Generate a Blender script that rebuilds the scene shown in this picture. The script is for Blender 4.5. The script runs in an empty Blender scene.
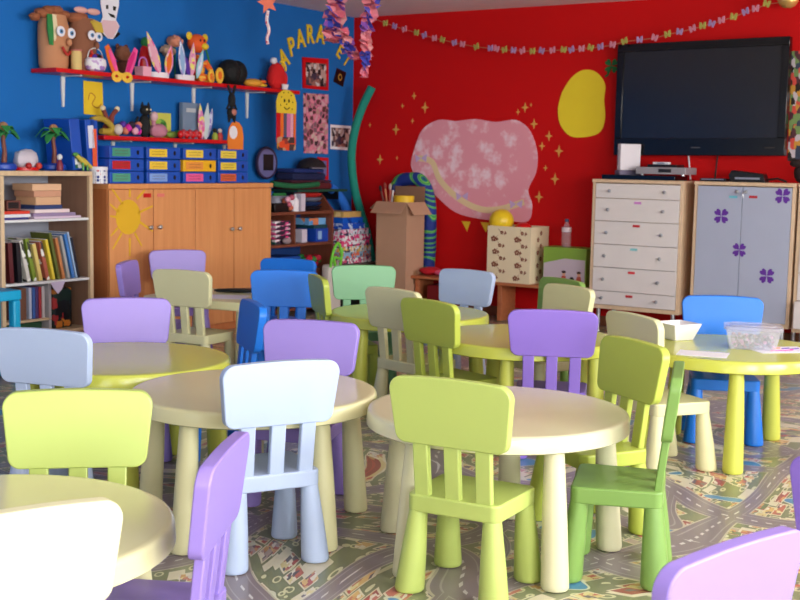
import bpy, math, random
from mathutils import Matrix, Vector
R = random.Random(7)
PI = math.pi
COL = bpy.context.scene.collection
sin, cos = math.sin, math.cos

# ------------------------------------------------------------------ camera model (level room, tilted camera)
CF, CT, CR, CH = 1208.2, .113, .0188, 1.2743
def ray(px, py):
    A, B = px-400, py-300
    U = A*cos(CR)+B*sin(CR); V = -A*sin(CR)+B*cos(CR)
    return U, CF*cos(CT)-V*sin(CT), -CF*sin(CT)-V*cos(CT)
def onz(px, py, z):
    x, y, w = ray(px, py); s = (z-CH)/w
    return x*s, y*s
TH = .9877
BD = Vector((cos(TH), sin(TH), 0)); BN = Vector((sin(TH), -cos(TH), 0))     # left wall: along, out
RD = BN.copy(); RN = Vector((-cos(TH), -sin(TH), 0))                        # far wall: along, out
CORNER = BN*-6.465+RN*-8.97
class Wall: pass
LW, FW = Wall(), Wall()
LW.d, LW.n, LW.k, LW.th = BD, BN, -6.465, TH
FW.d, FW.n, FW.k, FW.th = RD, RN, -8.97, TH-PI/2
def wl(w, out, px, py):
    x, y, z = ray(px, py); s = (w.k+out)/(w.n.x*x+w.n.y*y)
    P = Vector((x*s, y*s, 0))
    return (P-CORNER).dot(w.d), CH+s*z

def ou(u): return -8.97+(u+8.97)*1.0073

# ------------------------------------------------------------------ materials
def lin(c): return tuple(((v/255)/12.92 if v/255 <= .04045 else ((v/255+.055)/1.055)**2.4) for v in c)+(1,)
MC = {}
def mat(name, rgb, rough=.5, spec=.5, metal=0, var=.04, vscale=6, trans=0, alpha=1, bump=0, bscale=60, coat=0):
    if name in MC: return MC[name]
    m = bpy.data.materials.new(name); m.use_nodes = True; nt = m.node_tree
    b = nt.nodes['Principled BSDF']
    b.inputs['Roughness'].default_value = rough; b.inputs['Specular IOR Level'].default_value = spec
    b.inputs['Metallic'].default_value = metal
    if trans: b.inputs['Transmission Weight'].default_value = trans
    if alpha < 1: b.inputs['Alpha'].default_value = alpha
    if coat: b.inputs['Coat Weight'].default_value = coat; b.inputs['Coat Roughness'].default_value = .12
    tc = nt.nodes.new('ShaderNodeTexCoord')
    n = nt.nodes.new('ShaderNodeTexNoise'); n.inputs['Scale'].default_value = vscale
    nt.links.new(tc.outputs['Object'], n.inputs['Vector'])
    mx = nt.nodes.new('ShaderNodeMix'); mx.data_type = 'RGBA'
    c = lin(rgb)
    mx.inputs['A'].default_value = tuple(max(0, v*(1-var)) for v in c[:3])+(1,)
    mx.inputs['B'].default_value = tuple(min(1, v*(1+var)) for v in c[:3])+(1,)
    nt.links.new(n.outputs['Fac'], mx.inputs['Factor']); nt.links.new(mx.outputs['Result'], b.inputs['Base Color'])
    if bump:
        n2 = nt.nodes.new('ShaderNodeTexNoise'); n2.inputs['Scale'].default_value = bscale
        nt.links.new(tc.outputs['Object'], n2.inputs['Vector'])
        bp = nt.nodes.new('ShaderNodeBump'); bp.inputs['Strength'].default_value = bump; bp.inputs['Distance'].default_value = .01
        nt.links.new(n2.outputs['Fac'], bp.inputs['Height']); nt.links.new(bp.outputs['Normal'], b.inputs['Normal'])
    MC[name] = m; return m
def patch(name, cols, scale=20, rough=.6, base=None, edge=None, ew=.05, noise=False, sc=(1, 1, 1), rnd=1.0):
    """random coloured cells (photo collages, printed boxes, patchwork paper)"""
    if name in MC: return MC[name]
    m = bpy.data.materials.new(name); m.use_nodes = True; nt = m.node_tree; b = nt.nodes['Principled BSDF']
    b.inputs['Roughness'].default_value = rough; b.inputs['Specular IOR Level'].default_value = .3
    tc = nt.nodes.new('ShaderNodeTexCoord'); mp = nt.nodes.new('ShaderNodeMapping'); mp.inputs['Scale'].default_value = sc
    nt.links.new(tc.outputs['Object'], mp.inputs['Vector'])
    v = nt.nodes.new('ShaderNodeTexVoronoi'); v.inputs['Scale'].default_value = scale; v.inputs['Randomness'].default_value = rnd
    if noise:
        v = nt.nodes.new('ShaderNodeTexNoise'); v.inputs['Scale'].default_value = scale; v.inputs['Detail'].default_value = 3
        nt.links.new(mp.outputs['Vector'], v.inputs['Vector']); fac = v.outputs['Fac']
        mr = nt.nodes.new('ShaderNodeMapRange'); mr.inputs['From Min'].default_value = .3; mr.inputs['From Max'].default_value = .7
        nt.links.new(fac, mr.inputs['Value']); fac = mr.outputs['Result']
    else:
        v.distance = 'CHEBYCHEV'
        nt.links.new(mp.outputs['Vector'], v.inputs['Vector'])
        sx = nt.nodes.new('ShaderNodeSeparateColor'); nt.links.new(v.outputs['Color'], sx.inputs['Color']); fac = sx.outputs['Red']
    r = nt.nodes.new('ShaderNodeValToRGB'); r.color_ramp.interpolation = 'CONSTANT' if not noise else 'LINEAR'
    el = r.color_ramp.elements
    while len(el) < len(cols): el.new(.5)
    for i, c in enumerate(cols): el[i].position = i/len(cols); el[i].color = lin(c)
    nt.links.new(fac, r.inputs['Fac']); out = r.outputs['Color']
    if edge:
        e = nt.nodes.new('ShaderNodeTexVoronoi'); e.feature = 'DISTANCE_TO_EDGE'; e.inputs['Scale'].default_value = scale; e.inputs['Randomness'].default_value = rnd
        nt.links.new(mp.outputs['Vector'], e.inputs['Vector'])
        lt = nt.nodes.new('ShaderNodeMath'); lt.operation = 'LESS_THAN'; lt.inputs[1].default_value = ew
        nt.links.new(e.outputs['Distance'], lt.inputs[0])
        mx = nt.nodes.new('ShaderNodeMix'); mx.data_type = 'RGBA'; nt.links.new(lt.outputs[0], mx.inputs['Factor'])
        nt.links.new(out, mx.inputs['A']); mx.inputs['B'].default_value = lin(edge); out = mx.outputs['Result']
    nt.links.new(out, b.inputs['Base Color'])
    MC[name] = m; return m
def wood(name, c1, c2, rough=.5, scale=2.2, axis=2):
    if name in MC: return MC[name]
    m = bpy.data.materials.new(name); m.use_nodes = True; nt = m.node_tree; b = nt.nodes['Principled BSDF']
    b.inputs['Roughness'].default_value = rough
    tc = nt.nodes.new('ShaderNodeTexCoord'); mp = nt.nodes.new('ShaderNodeMapping')
    s = [14, 14, 14]; s[axis] = .8; mp.inputs['Scale'].default_value = s
    n = nt.nodes.new('ShaderNodeTexNoise'); n.inputs['Scale'].default_value = scale; n.inputs['Detail'].default_value = 5
    nt.links.new(tc.outputs['Object'], mp.inputs['Vector']); nt.links.new(mp.outputs['Vector'], n.inputs['Vector'])
    r = nt.nodes.new('ShaderNodeValToRGB'); r.color_ramp.elements[0].position = .3; r.color_ramp.elements[1].position = .7
    r.color_ramp.elements[0].color = lin(c1); r.color_ramp.elements[1].color = lin(c2)
    nt.links.new(n.outputs['Fac'], r.inputs['Fac']); nt.links.new(r.outputs['Color'], b.inputs['Base Color'])
    MC[name] = m; return m

WHITE = mat('white_paint', (225, 225, 225)); PAPER = mat('white_paper', (238, 234, 240), .7)
BLACK = mat('black_plastic', (14, 14, 16), .35); RED = mat('red_gloss', (205, 15, 22), .35)
SILVER = mat('brushed_silver', (190, 190, 195), .3, metal=.9); YEL = mat('yellow_card', (235, 200, 40), .6)
ORANGE = mat('orange_felt', (235, 110, 30), .7); PINK = mat('pink_felt', (235, 80, 150), .7)
PURPLE = mat('purple_felt', (90, 50, 160), .7); GREEN = mat('green_felt', (40, 130, 60), .7)
LPINK = mat('pale_pink', (235, 170, 190), .7); BROWN = mat('brown_kraft', (165, 110, 75), .8, bump=.3)
DBROWN = mat('dark_brown_fur', (95, 50, 35), .9, bump=.6); BLUE = mat('royal_blue', (22, 70, 175), .4)
NAVY = mat('navy_cloth', (22, 30, 75), .85, bump=.3); MAROON = mat('maroon_cloth', (95, 18, 28), .85, bump=.3)
CREAM = mat('cream_paper', (232, 215, 175), .7); LBLUE = mat('light_blue', (150, 185, 225), .5)

# ------------------------------------------------------------------ mesh helpers
class MB:
    def __init__(s): s.v = []; s.f = []; s.m = []
    def add(s, vs, fs, mi=0, M=None):
        o = len(s.v)
        for p in vs:
            p = Vector(p)
            if M is not None: p = M@p
            s.v.append(tuple(p))
        for f in fs: s.f.append(tuple(i+o for i in f)); s.m.append(mi)
        return s
    def box(s, x0, x1, y0, y1, z0, z1, mi=0, M=None):
        return s.add([(x0,y0,z0),(x1,y0,z0),(x1,y1,z0),(x0,y1,z0),(x0,y0,z1),(x1,y0,z1),(x1,y1,z1),(x0,y1,z1)],
            [(0,3,2,1),(4,5,6,7),(0,1,5,4),(1,2,6,5),(2,3,7,6),(3,0,4,7)], mi, M)
    def prism(s, ol, y0, y1, mi=0, M=None):
        """outline in x,z pushed along y"""
        n = len(ol); a = sum(ol[i][0]*ol[(i+1)%n][1]-ol[(i+1)%n][0]*ol[i][1] for i in range(n))
        if a < 0: ol = ol[::-1]
        vs = [(x,y0,z) for x,z in ol]+[(x,y1,z) for x,z in ol]
        fs = [tuple(range(n)), tuple(range(2*n-1,n-1,-1))]+[(i,i+n,(i+1)%n+n,(i+1)%n) for i in range(n)]
        return s.add(vs, fs, mi, M)
    def slab(s, ol, z0, z1, mi=0, M=None):
        n = len(ol); a = sum(ol[i][0]*ol[(i+1)%n][1]-ol[(i+1)%n][0]*ol[i][1] for i in range(n))
        if a < 0: ol = ol[::-1]
        vs = [(x,y,z0) for x,y in ol]+[(x,y,z1) for x,y in ol]
        fs = [tuple(range(n-1,-1,-1)), tuple(range(n,2*n))]+[(i,(i+1)%n,(i+1)%n+n,i+n) for i in range(n)]
        return s.add(vs, fs, mi, M)
    def lathe(s, prof, seg=32, mi=0, M=None, c=(0,0,0)):
        vs = []; fs = []; n = len(prof)
        for r, z in prof:
            for k in range(seg): a = 2*PI*k/seg; vs.append((c[0]+r*cos(a), c[1]+r*sin(a), c[2]+z))
        for i in range(n-1):
            for k in range(seg):
                k2 = (k+1)%seg; fs.append((i*seg+k, i*seg+k2, (i+1)*seg+k2, (i+1)*seg+k))
        fs.append(tuple(range(seg-1,-1,-1))); fs.append(tuple((n-1)*seg+k for k in range(seg)))
        return s.add(vs, fs, mi, M)
    def tube(s, pts, rad, seg=10, mi=0, M=None):
        pts = [Vector(p) for p in pts]; n = len(pts)
        if not hasattr(rad, '__len__'): rad = [rad]*n
        vs = []; fs = []; up = Vector((0.13,.21,1)).normalized(); pr = None
        for i, p in enumerate(pts):
            t = (pts[min(i+1,n-1)]-pts[max(i-1,0)]).normalized()
            a = t.cross(up) if pr is None else pr-t*pr.dot(t)
            if a.length < 1e-4: a = t.cross(Vector((1,0,0)))
            a.normalize(); pr = a; b = t.cross(a)
            for k in range(seg):
                w = 2*PI*k/seg; vs.append(p+(a*cos(w)+b*sin(w))*rad[i])
        for i in range(n-1):
            for k in range(seg):
                k2 = (k+1)%seg; fs.append((i*seg+k, (i+1)*seg+k, (i+1)*seg+k2, i*seg+k2))
        fs.append(tuple(range(seg))); fs.append(tuple((n-1)*seg+k for k in range(seg-1,-1,-1)))
        return s.add(vs, fs, mi, M)
    def ball(s, c, r, mi=0, seg=20, M=None, jit=0, rnd=None):
        if not hasattr(r, '__len__'): r = (r,r,r)
        h = seg//2; vs = [(c[0],c[1],c[2]+r[2])]; fs = []
        for i in range(1, h):
            for k in range(seg):
                a = PI*i/h; w = 2*PI*k/seg; q = 1+(rnd.uniform(-jit,jit) if rnd else 0)
                vs.append((c[0]+r[0]*q*sin(a)*cos(w), c[1]+r[1]*q*sin(a)*sin(w), c[2]+r[2]*q*cos(a)))
        vs.append((c[0],c[1],c[2]-r[2])); L = len(vs)-1
        for k in range(seg):
            k2 = (k+1)%seg; fs.append((0,1+k,1+k2)); fs.append((L,L-seg+k2,L-seg+k))
            for i in range(h-2): fs.append((1+i*seg+k, 1+(i+1)*seg+k, 1+(i+1)*seg+k2, 1+i*seg+k2))
        return s.add(vs, fs, mi, M)
    def build(s, name, mats, parent=None, bevel=0, seg=2, ang=40, loc=None, rz=0, sub=0):
        me = bpy.data.meshes.new(name); me.from_pydata(s.v, [], s.f); me.validate()
        if not isinstance(mats, (list, tuple)): mats = [mats]
        for m in mats: me.materials.append(m)
        me.polygons.foreach_set('material_index', s.m[:len(me.polygons)]) if len(me.polygons) == len(s.m) else None
        me.polygons.foreach_set('use_smooth', [True]*len(me.polygons))
        me.set_sharp_from_angle(angle=math.radians(ang)); me.update()
        o = bpy.data.objects.new(name, me); COL.objects.link(o)
        if parent is not None: o.parent = parent
        if loc is not None: o.location = loc
        o.rotation_euler.z = rz
        if bevel:
            b = o.modifiers.new('Bevel', 'BEVEL'); b.width = bevel; b.segments = seg; b.limit_method = 'ANGLE'; b.angle_limit = math.radians(35); b.harden_normals = False
        if sub:
            b = o.modifiers.new('Subdivision', 'SUBSURF'); b.levels = b.render_levels = sub
        return o
def tag(o, label=None, cat=None, group=None, kind=None):
    if label: o['label'] = label
    if cat: o['category'] = cat
    if group: o['group'] = group
    if kind: o['kind'] = kind
    return o
def thing(name, label, cat, loc=(0,0,0), rz=0, group=None):
    o = bpy.data.objects.new(name, None); COL.objects.link(o); o.empty_display_size = .05
    o.location = loc; o.rotation_euler.z = rz
    return tag(o, label, cat, group)
def wloc(w, u, out, z): return CORNER+w.d*u+w.n*out+Vector((0,0,z))
def wthing(w, name, label, cat, u, out, z, group=None): return thing(name, label, cat, wloc(w,u,out,z), w.th, group)
def rrect(w, h, r, n=4, cx=0, cz=0):
    o = []
    for sx, sz, a0 in ((1,1,0),(-1,1,90),(-1,-1,180),(1,-1,270)):
        for k in range(n+1):
            a = math.radians(a0+90*k/n); o.append((cx+sx*(w/2-r)+r*cos(a), cz+sz*(h/2-r)+r*sin(a)))
    return o
def ell(rx, rz, n=24, cx=0, cz=0): return [(cx+rx*cos(2*PI*k/n), cz+rz*sin(2*PI*k/n)) for k in range(n)]
def roundpoly(P, r, n=6):
    """round the corners of a polygon"""
    o = []; N = len(P)
    for i in range(N):
        p0, p, p1 = Vector(P[i-1]), Vector(P[i]), Vector(P[(i+1)%N])
        rr = r[i] if hasattr(r, '__len__') else r
        a = (p0-p).normalized(); b = (p1-p).normalized(); ang = a.angle(b); t = rr/math.tan(ang/2)
        A = p+a*t; B = p+b*t; c = p+(a+b).normalized()*(rr/sin(ang/2))
        for k in range(n+1):
            f = k/n; q = A.lerp(B, f)-c; q = q.normalized()*rr if q.length > 1e-6 else q
            o.append(tuple(c+q))
    return o
def spline(P, n=8):
    P = [Vector(p) for p in P]; o = []
    for i in range(len(P)-1):
        a, b, c, d = P[max(i-1,0)], P[i], P[i+1], P[min(i+2,len(P)-1)]
        for k in range(n):
            t = k/n; o.append(.5*((2*b)+(c-a)*t+(2*a-5*b+4*c-d)*t*t+(3*b-a-3*c+d)*t**3))
    o.append(P[-1]); return o

# ------------------------------------------------------------------ the room
WALLH = 2.56
BLW, RDW = 12.5, 8.6     # lengths of the left and far walls from their corner
wm_blue = mat('blue_wall_paint', (24, 106, 184), .75, .25, var=.05, vscale=2, bump=.05, bscale=90)
wm_red = mat('red_wall_paint', (204, 5, 8), .7, .25, var=.05, vscale=2, bump=.05, bscale=90)
wm_side = mat('cream_wall_paint', (226, 220, 208), .75, .25)
wm_ceil = mat('ceiling_paint', (236,228,228), .85, .2)
def structure(o): o['kind'] = 'structure'; return o
structure(MB().box(-BLW-.15, .15, 0, .15, 0, WALLH).build('wall_left', wm_blue, None, loc=CORNER, rz=LW.th))
structure(MB().box(0, RDW+.15, 0, .15, 0, WALLH).build('wall_far', wm_red, None, loc=CORNER, rz=FW.th))
# right wall (parallel to the left one) and back wall carry the windows the light comes through
def holed(L, holes, name, loc, rz, m):
    b = MB(); x = 0
    for a, c, z0, z1 in holes:
        b.box(x, a, 0, .2, 0, WALLH); b.box(a, c, 0, .2, 0, z0); b.box(a, c, 0, .2, z1, WALLH); x = c
    b.box(x, L, 0, .2, 0, WALLH)
    return structure(b.build(name, m, None, loc=loc, rz=rz))
RC = CORNER+RD*RDW                      # far right corner
RH = [(1.6, 3.5, .85, 2.3), (4.3, 6.4, .85, 2.3), (7.2, 9.3, .85, 2.3), (9.9, 11.7, .85, 2.3)]
holed(BLW, RH, 'wall_right', RC, LW.th+PI, wm_side)          # local x runs back towards the camera's end
BC = CORNER-BD*BLW
BH = [(.9, 2.9, .85, 2.3), (3.6, 5.6, .85, 2.3), (6.2, 8.0, .85, 2.3)]
bw = holed(RDW, [(RDW-c, RDW-a, z0, z1) for a, c, z0, z1 in BH[::-1]], 'wall_back', BC+RD*RDW, FW.th+PI, wm_side)
fr_m = mat('window_frame_white', (235, 235, 232), .4)
def glassmat():
    m = bpy.data.materials.new('window_glass'); m.use_nodes = True; nt = m.node_tree
    nt.nodes.remove(nt.nodes['Principled BSDF']); t = nt.nodes.new('ShaderNodeBsdfTransparent'); g = nt.nodes.new('ShaderNodeBsdfGlossy'); g.inputs['Roughness'].default_value = .02
    mx = nt.nodes.new('ShaderNodeMixShader'); mx.inputs[0].default_value = .06
    nt.links.new(t.outputs[0], mx.inputs[1]); nt.links.new(g.outputs[0], mx.inputs[2]); nt.links.new(mx.outputs[0], nt.nodes['Material Output'].inputs[0])
    return m
GLASS = glassmat()
LIGHTS = []
def window(i, loc, rz, w, h, power, col):
    t = thing('window_%d' % i, None, None, loc, rz); structure(t)
    b = MB()
    for x0, x1, z0, z1 in ((0,.06,0,h),(w-.06,w,0,h),(.06,w-.06,0,.06),(.06,w-.06,h-.06,h),(w/2-.03,w/2+.03,.06,h-.06)): b.box(x0,x1,.06,.14,z0,z1)
    b.build('window_frame', fr_m, t, bevel=.004)
    MB().box(.06,w-.06,.098,.102,.06,h-.06).build('pane', GLASS, t)
    L = bpy.data.lights.new('daylight', 'AREA'); L.shape = 'RECTANGLE'; L.size = w; L.size_y = h; L.energy = power; L.color = col
    o = bpy.data.objects.new('daylight', L); COL.objects.link(o)
    M = Matrix.Rotation(rz, 4, 'Z'); c = Vector(loc)+M@Vector((w/2,.35,h/2)); o.location = c
    # area light emits along -Z of the lamp: turn it to face local -y (into the room)
    o.rotation_euler = (Matrix.Rotation(rz,4,'Z')@Matrix.Rotation(-PI/2,4,'X')).to_euler()
    return o
n = 0
for a, c, z0, z1 in RH:
    n += 1; loc = RC-BD*a+Vector((0,0,z0)); window(n, loc, LW.th+PI, c-a, z1-z0, [150,230,240,190][n-1], (.955,.97,.975))
for a, c, z0, z1 in BH:
    n += 1; loc = BC+RD*c+Vector((0,0,z0)); window(n, loc, FW.th+PI, c-a, z1-z0, [16,24,50][n-5], (.955,.97,.975))
# ceiling and floor
room = [CORNER, CORNER+RD*RDW, BC+RD*RDW, BC]
rp = [(p.x,p.y) for p in room]
structure(MB().slab(rp, WALLH, WALLH+.1).build('ceiling', wm_ceil, None))

def floor_mat():
    m = bpy.data.materials.new('town_map_vinyl'); m.use_nodes = True; nt = m.node_tree; N = nt.nodes; Lk = nt.links.new
    b = N['Principled BSDF']; b.inputs['Roughness'].default_value = .3; b.inputs['Specular IOR Level'].default_value = .5
    def sock(i, v):
        if isinstance(v, (int,float)): i.default_value = v
        else: Lk(v, i)
    def ma(op, a, b_=None, c=None):
        n = N.new('ShaderNodeMath'); n.operation = op; sock(n.inputs[0], a)
        if b_ is not None: sock(n.inputs[1], b_)
        if c is not None: sock(n.inputs[2], c)
        return n.outputs[0]
    def mix(f, a, c):
        n = N.new('ShaderNodeMix'); n.data_type = 'RGBA'; sock(n.inputs['Factor'], f)
        for k, v in (('A',a),('B',c)):
            if isinstance(v, tuple): n.inputs[k].default_value = lin(v)
            else: Lk(v, n.inputs[k])
        return n.outputs['Result']
    tc = N.new('ShaderNodeTexCoord'); mp = N.new('ShaderNodeMapping'); mp.inputs['Rotation'].default_value = (0,0,.62); mp.inputs['Location'].default_value = (.13,.31,0)
    Lk(tc.outputs['Object'], mp.inputs['Vector'])
    nz = N.new('ShaderNodeTexNoise'); nz.inputs['Scale'].default_value = 1.1; nz.inputs['Detail'].default_value = 0; Lk(mp.outputs[0], nz.inputs['Vector'])
    sb = N.new('ShaderNodeVectorMath'); sb.operation = 'SUBTRACT'; Lk(nz.outputs['Color'], sb.inputs[0]); sb.inputs[1].default_value = (.5,.5,.5)
    ml = N.new('ShaderNodeVectorMath'); ml.operation = 'MULTIPLY_ADD'; Lk(sb.outputs[0], ml.inputs[0]); ml.inputs[1].default_value = (.85,.85,0); Lk(mp.outputs[0], ml.inputs[2])
    sp = N.new('ShaderNodeSeparateXYZ'); Lk(ml.outputs[0], sp.inputs[0]); X, Y = sp.outputs[0], sp.outputs[1]
    def cell(v, s, off=0):
        q = ma('DIVIDE', ma('ADD', v, off), s); return ma('MULTIPLY', ma('ABSOLUTE', ma('SUBTRACT', ma('FRACT', q), .5)), s)
    d = ma('MINIMUM', cell(X,.60), cell(Y,.46))
    d2 = ma('ABSOLUTE', ma('SUBTRACT', ma('FRACT', ma('ADD', ma('MULTIPLY', X, .8), ma('MULTIPLY', ma('SINE', ma('MULTIPLY', Y, 5.2)), .22))), .5))
    d = ma('MINIMUM', d, ma('ADD', d2, .02))
    v1 = N.new('ShaderNodeTexVoronoi'); v1.inputs['Scale'].default_value = 15; v1.distance = 'CHEBYCHEV'; v1.inputs['Randomness'].default_value = .75; Lk(ml.outputs[0], v1.inputs['Vector'])
    s1 = N.new('ShaderNodeSeparateColor'); Lk(v1.outputs['Color'], s1.inputs[0])
    r = N.new('ShaderNodeValToRGB'); r.color_ramp.interpolation = 'CONSTANT'; el = r.color_ramp.elements
    pal = [(0,(124,132,92)),(.22,(220,200,132)),(.38,(196,104,84)),(.49,(134,140,102)),(.58,(182,160,152)),(.66,(226,184,110)),(.74,(160,70,62)),(.79,(222,212,198)),(.88,(112,128,92)),(.95,(206,134,108))]
    while len(el) < len(pal): el.new(.5)
    for i, (p, c) in enumerate(pal): el[i].position = p; el[i].color = lin(c)
    Lk(s1.outputs[0], r.inputs[0]); blk = r.outputs[0]
    notgreen = ma('GREATER_THAN', s1.outputs[0], .22)
    inside = ma('LESS_THAN', v1.outputs['Distance'], .46)
    blk = mix(inside, (124,132,92), blk)
    ring = ma('MULTIPLY', ma('GREATER_THAN', v1.outputs['Distance'], .38), inside); ring = ma('MULTIPLY', ring, notgreen)
    v2 = N.new('ShaderNodeTexVoronoi'); v2.inputs['Scale'].default_value = 58; v2.distance = 'CHEBYCHEV'; Lk(ml.outputs[0], v2.inputs['Vector'])
    s2 = N.new('ShaderNodeSeparateColor'); Lk(v2.outputs['Color'], s2.inputs[0])
    det = ma('MULTIPLY', ma('GREATER_THAN', s2.outputs[0], .5), notgreen)
    r2 = N.new('ShaderNodeValToRGB'); r2.color_ramp.interpolation = 'CONSTANT'; e2 = r2.color_ramp.elements
    p2 = [(190,74,62),(232,222,200),(212,160,92),(100,94,104),(228,214,150),(200,110,90)]
    while len(e2) < len(p2): e2.new(.5)
    for i, c in enumerate(p2): e2[i].position = i/len(p2); e2[i].color = lin(c)
    Lk(s2.outputs[1], r2.inputs[0])
    blk = mix(ma('MULTIPLY', det, inside), blk, r2.outputs[0])
    blk = mix(ring, blk, (226,216,184))
    v3 = N.new('ShaderNodeTexVoronoi'); v3.inputs['Scale'].default_value = 20; Lk(ml.outputs[0], v3.inputs['Vector'])
    rr = ma('MULTIPLY', ma('GREATER_THAN', v3.outputs['Distance'], .22), ma('LESS_THAN', v3.outputs['Distance'], .35))
    s3 = N.new('ShaderNodeSeparateColor'); Lk(v3.outputs['Color'], s3.inputs[0])
    rr = ma('MULTIPLY', rr, ma('GREATER_THAN', s3.outputs[0], .3)); rr = ma('MULTIPLY', rr, ma('SUBTRACT', 1.0, ma('MULTIPLY', notgreen, inside)))
    blk = mix(rr, blk, (216,212,164))
    n2 = N.new('ShaderNodeTexNoise'); n2.inputs['Scale'].default_value = 3.6; n2.inputs['Detail'].default_value = 1.5; Lk(mp.outputs[0], n2.inputs['Vector'])
    blk = mix(ma('GREATER_THAN', n2.outputs['Fac'], .645), blk, (216,216,186)); blk = mix(ma('GREATER_THAN', n2.outputs['Fac'], .66), blk, (52,140,184))
    RC_ = (134,121,126)
    dash = ma('LESS_THAN', ma('FRACT', ma('MULTIPLY', ma('ADD', X, Y), 14)), .45)
    road = mix(ma('MULTIPLY', dash, ma('LESS_THAN', d, .004)), RC_, (214,208,206))
    par = ma('MULTIPLY', ma('GREATER_THAN', d, .034), ma('LESS_THAN', d, .038)); road = mix(ma('MULTIPLY', par, .5), road, (196,188,186))
    road = mix(ma('MULTIPLY', ma('GREATER_THAN', d, .054), .85), road, (206,196,172))
    col = mix(ma('LESS_THAN', d, .060), blk, road)
    col = mix(.2, col, (146,134,128))
    Lk(col, b.inputs['Base Color'])
    return m
structure(MB().slab(rp, -.05, 0).build('floor', floor_mat(), None))
# skirting
sk = wood('skirting_wood', (120,70,45), (140,85,55))
structure(MB().box(-BLW, -.02, -.015, -.001, .001, .08).build('baseboard_left', sk, None, loc=CORNER, rz=LW.th, bevel=.003))
structure(MB().box(.02, RDW, -.015, -.001, .001, .08).build('baseboard_far', sk, None, loc=CORNER, rz=FW.th, bevel=.003))

# ------------------------------------------------------------------ children's chairs and tables
def plastic(name, c): return mat(name, c, .38, .45, var=.015, vscale=3)
PC = dict(lime=plastic('lime_plastic', (184,200,106)), white=plastic('pale_blue_plastic', (180,195,224)), purple=plastic('purple_plastic', (150,127,205)),
    cream=plastic('cream_plastic', (218,212,164)), ivory=plastic('ivory_plastic', (224,218,178)), green=plastic('leaf_green_plastic', (124,160,80)), mint=plastic('mint_plastic', (122,178,128)),
    blue=plastic('blue_plastic', (28,118,220)), grass=plastic('bright_lime_plastic', (180,192,78)), yellow=plastic('lemon_lime_plastic', (198,202,82)),
    violet=plastic('deep_violet_plastic', (142,113,202)))
def glossy_top(c):
    b = PC[c].copy(); b.name = PC[c].name+'_top'; b.node_tree.nodes['Principled BSDF'].inputs['Roughness'].default_value = .2; b.node_tree.nodes['Principled BSDF'].inputs['Specular IOR Level'].default_value = .5; return b
TOPM = {}
RUB = mat('dark_rubber', (50,48,46), .8)
PROTO = {}
def chair_parts(color):
    if color in PROTO: return PROTO[color]
    m = PC[color]; L = []
    # seat
    P = [(-.148,-.137),(.148,-.137),(.159,.143),(-.159,.143)]
    b = MB().slab(roundpoly(P, .028), .248, .301); L.append(b.build('seat', m, None, bevel=.006, seg=3))
    # backrest: a rounded trapezoid leaning back, slightly arched on top
    def back(x, z, t):   # t 0 rear .. 1 front
        y = -.152-(z-.461)/.197*.024+.034*t
        return (x, y-.004, z)
    q = roundpoly([(-.176,.458),(.176,.458),(.197,.655),(-.197,.655)], [.033,.033,.037,.037], 7)
    q2 = []
    for x, z in q: q2.append((x, z+(.009*(1-(x/.197)**2) if z > .6 else 0)))
    # insert points along the long edges so the curve reads
    ol = []
    for i in range(len(q2)):
        a, c = Vector(q2[i]), Vector(q2[(i+1)%len(q2)]); ol.append(tuple(a))
        if (c-a).length > .1:
            for k in range(1,6):
                p = a.lerp(c, k/6); z = p.y
                if p.y > .6 and abs(a.y-c.y) < .03: z = .655+.009*(1-(p.x/.197)**2)
                ol.append((p.x, z))
    b = MB(); n = len(ol)
    vs = [back(x,z,0) for x,z in ol]+[back(x,z,1) for x,z in ol]
    fs = [(i,i+n,(i+1)%n+n,(i+1)%n) for i in range(n)]
    fs += [tuple(range(n)), tuple(range(2*n-1,n-1,-1))]
    b.add(vs, fs); L.append(b.build('backrest', m, None, bevel=.0045, seg=3, ang=60))
    for x in (-.099,0,.099):
        b = MB(); w = .0245
        def sl(x, z): 
            f = (z-.285)/.19; y = -.126-.022*f
            return y
        vs = []
        for z in (.285,.475):
            y = sl(x,z); xo = x*(1+.02*(z-.285)/.19)
            vs += [(xo-w,y-.004,z),(xo+w,y-.004,z),(xo+w,y+.02,z),(xo-w,y+.02,z)]
        b.add(vs, [(0,3,2,1),(4,5,6,7),(0,1,5,4),(1,2,6,5),(2,3,7,6),(3,0,4,7)])
        L.append(b.build('slat', m, None, bevel=.004, seg=2))
    for sx, sy, bx, by, tx, ty in ((-1,-1,.138,.124,.119,.108),(1,-1,.138,.124,.119,.108),(1,1,.138,.143,.129,.114),(-1,1,.138,.143,.129,.114)):
        b = MB(); T = Vector((sx*tx,sy*ty,.262)); B = Vector((sx*bx,sy*by,.0)); seg = 24
        vs = []; fs = []; ring = [(0,.036),(.012,.0415),(.03,.0445),(.06,.045),(.5,.0375),(.85,.030),(1,.027)]
        for f, r in ring:
            c = B.lerp(T, f); z = c.z
            for k in range(seg): a = 2*PI*k/seg; vs.append((c.x+r*cos(a), c.y+r*sin(a), max(z,.002)))
        for i in range(len(ring)-1):
            for k in range(seg): k2 = (k+1)%seg; fs.append((i*seg+k,i*seg+k2,(i+1)*seg+k2,(i+1)*seg+k))
        fs.append(tuple(range(seg-1,-1,-1))); fs.append(tuple((len(ring)-1)*seg+k for k in range(seg)))
        b.add(vs, fs); b.lathe([(.030,0),(.032,.004)], 24, 1, c=(B.x,B.y,0))
        L.append(b.build('leg', [m,RUB], None))
    PROTO[color] = L; return L
USED = set()
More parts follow.
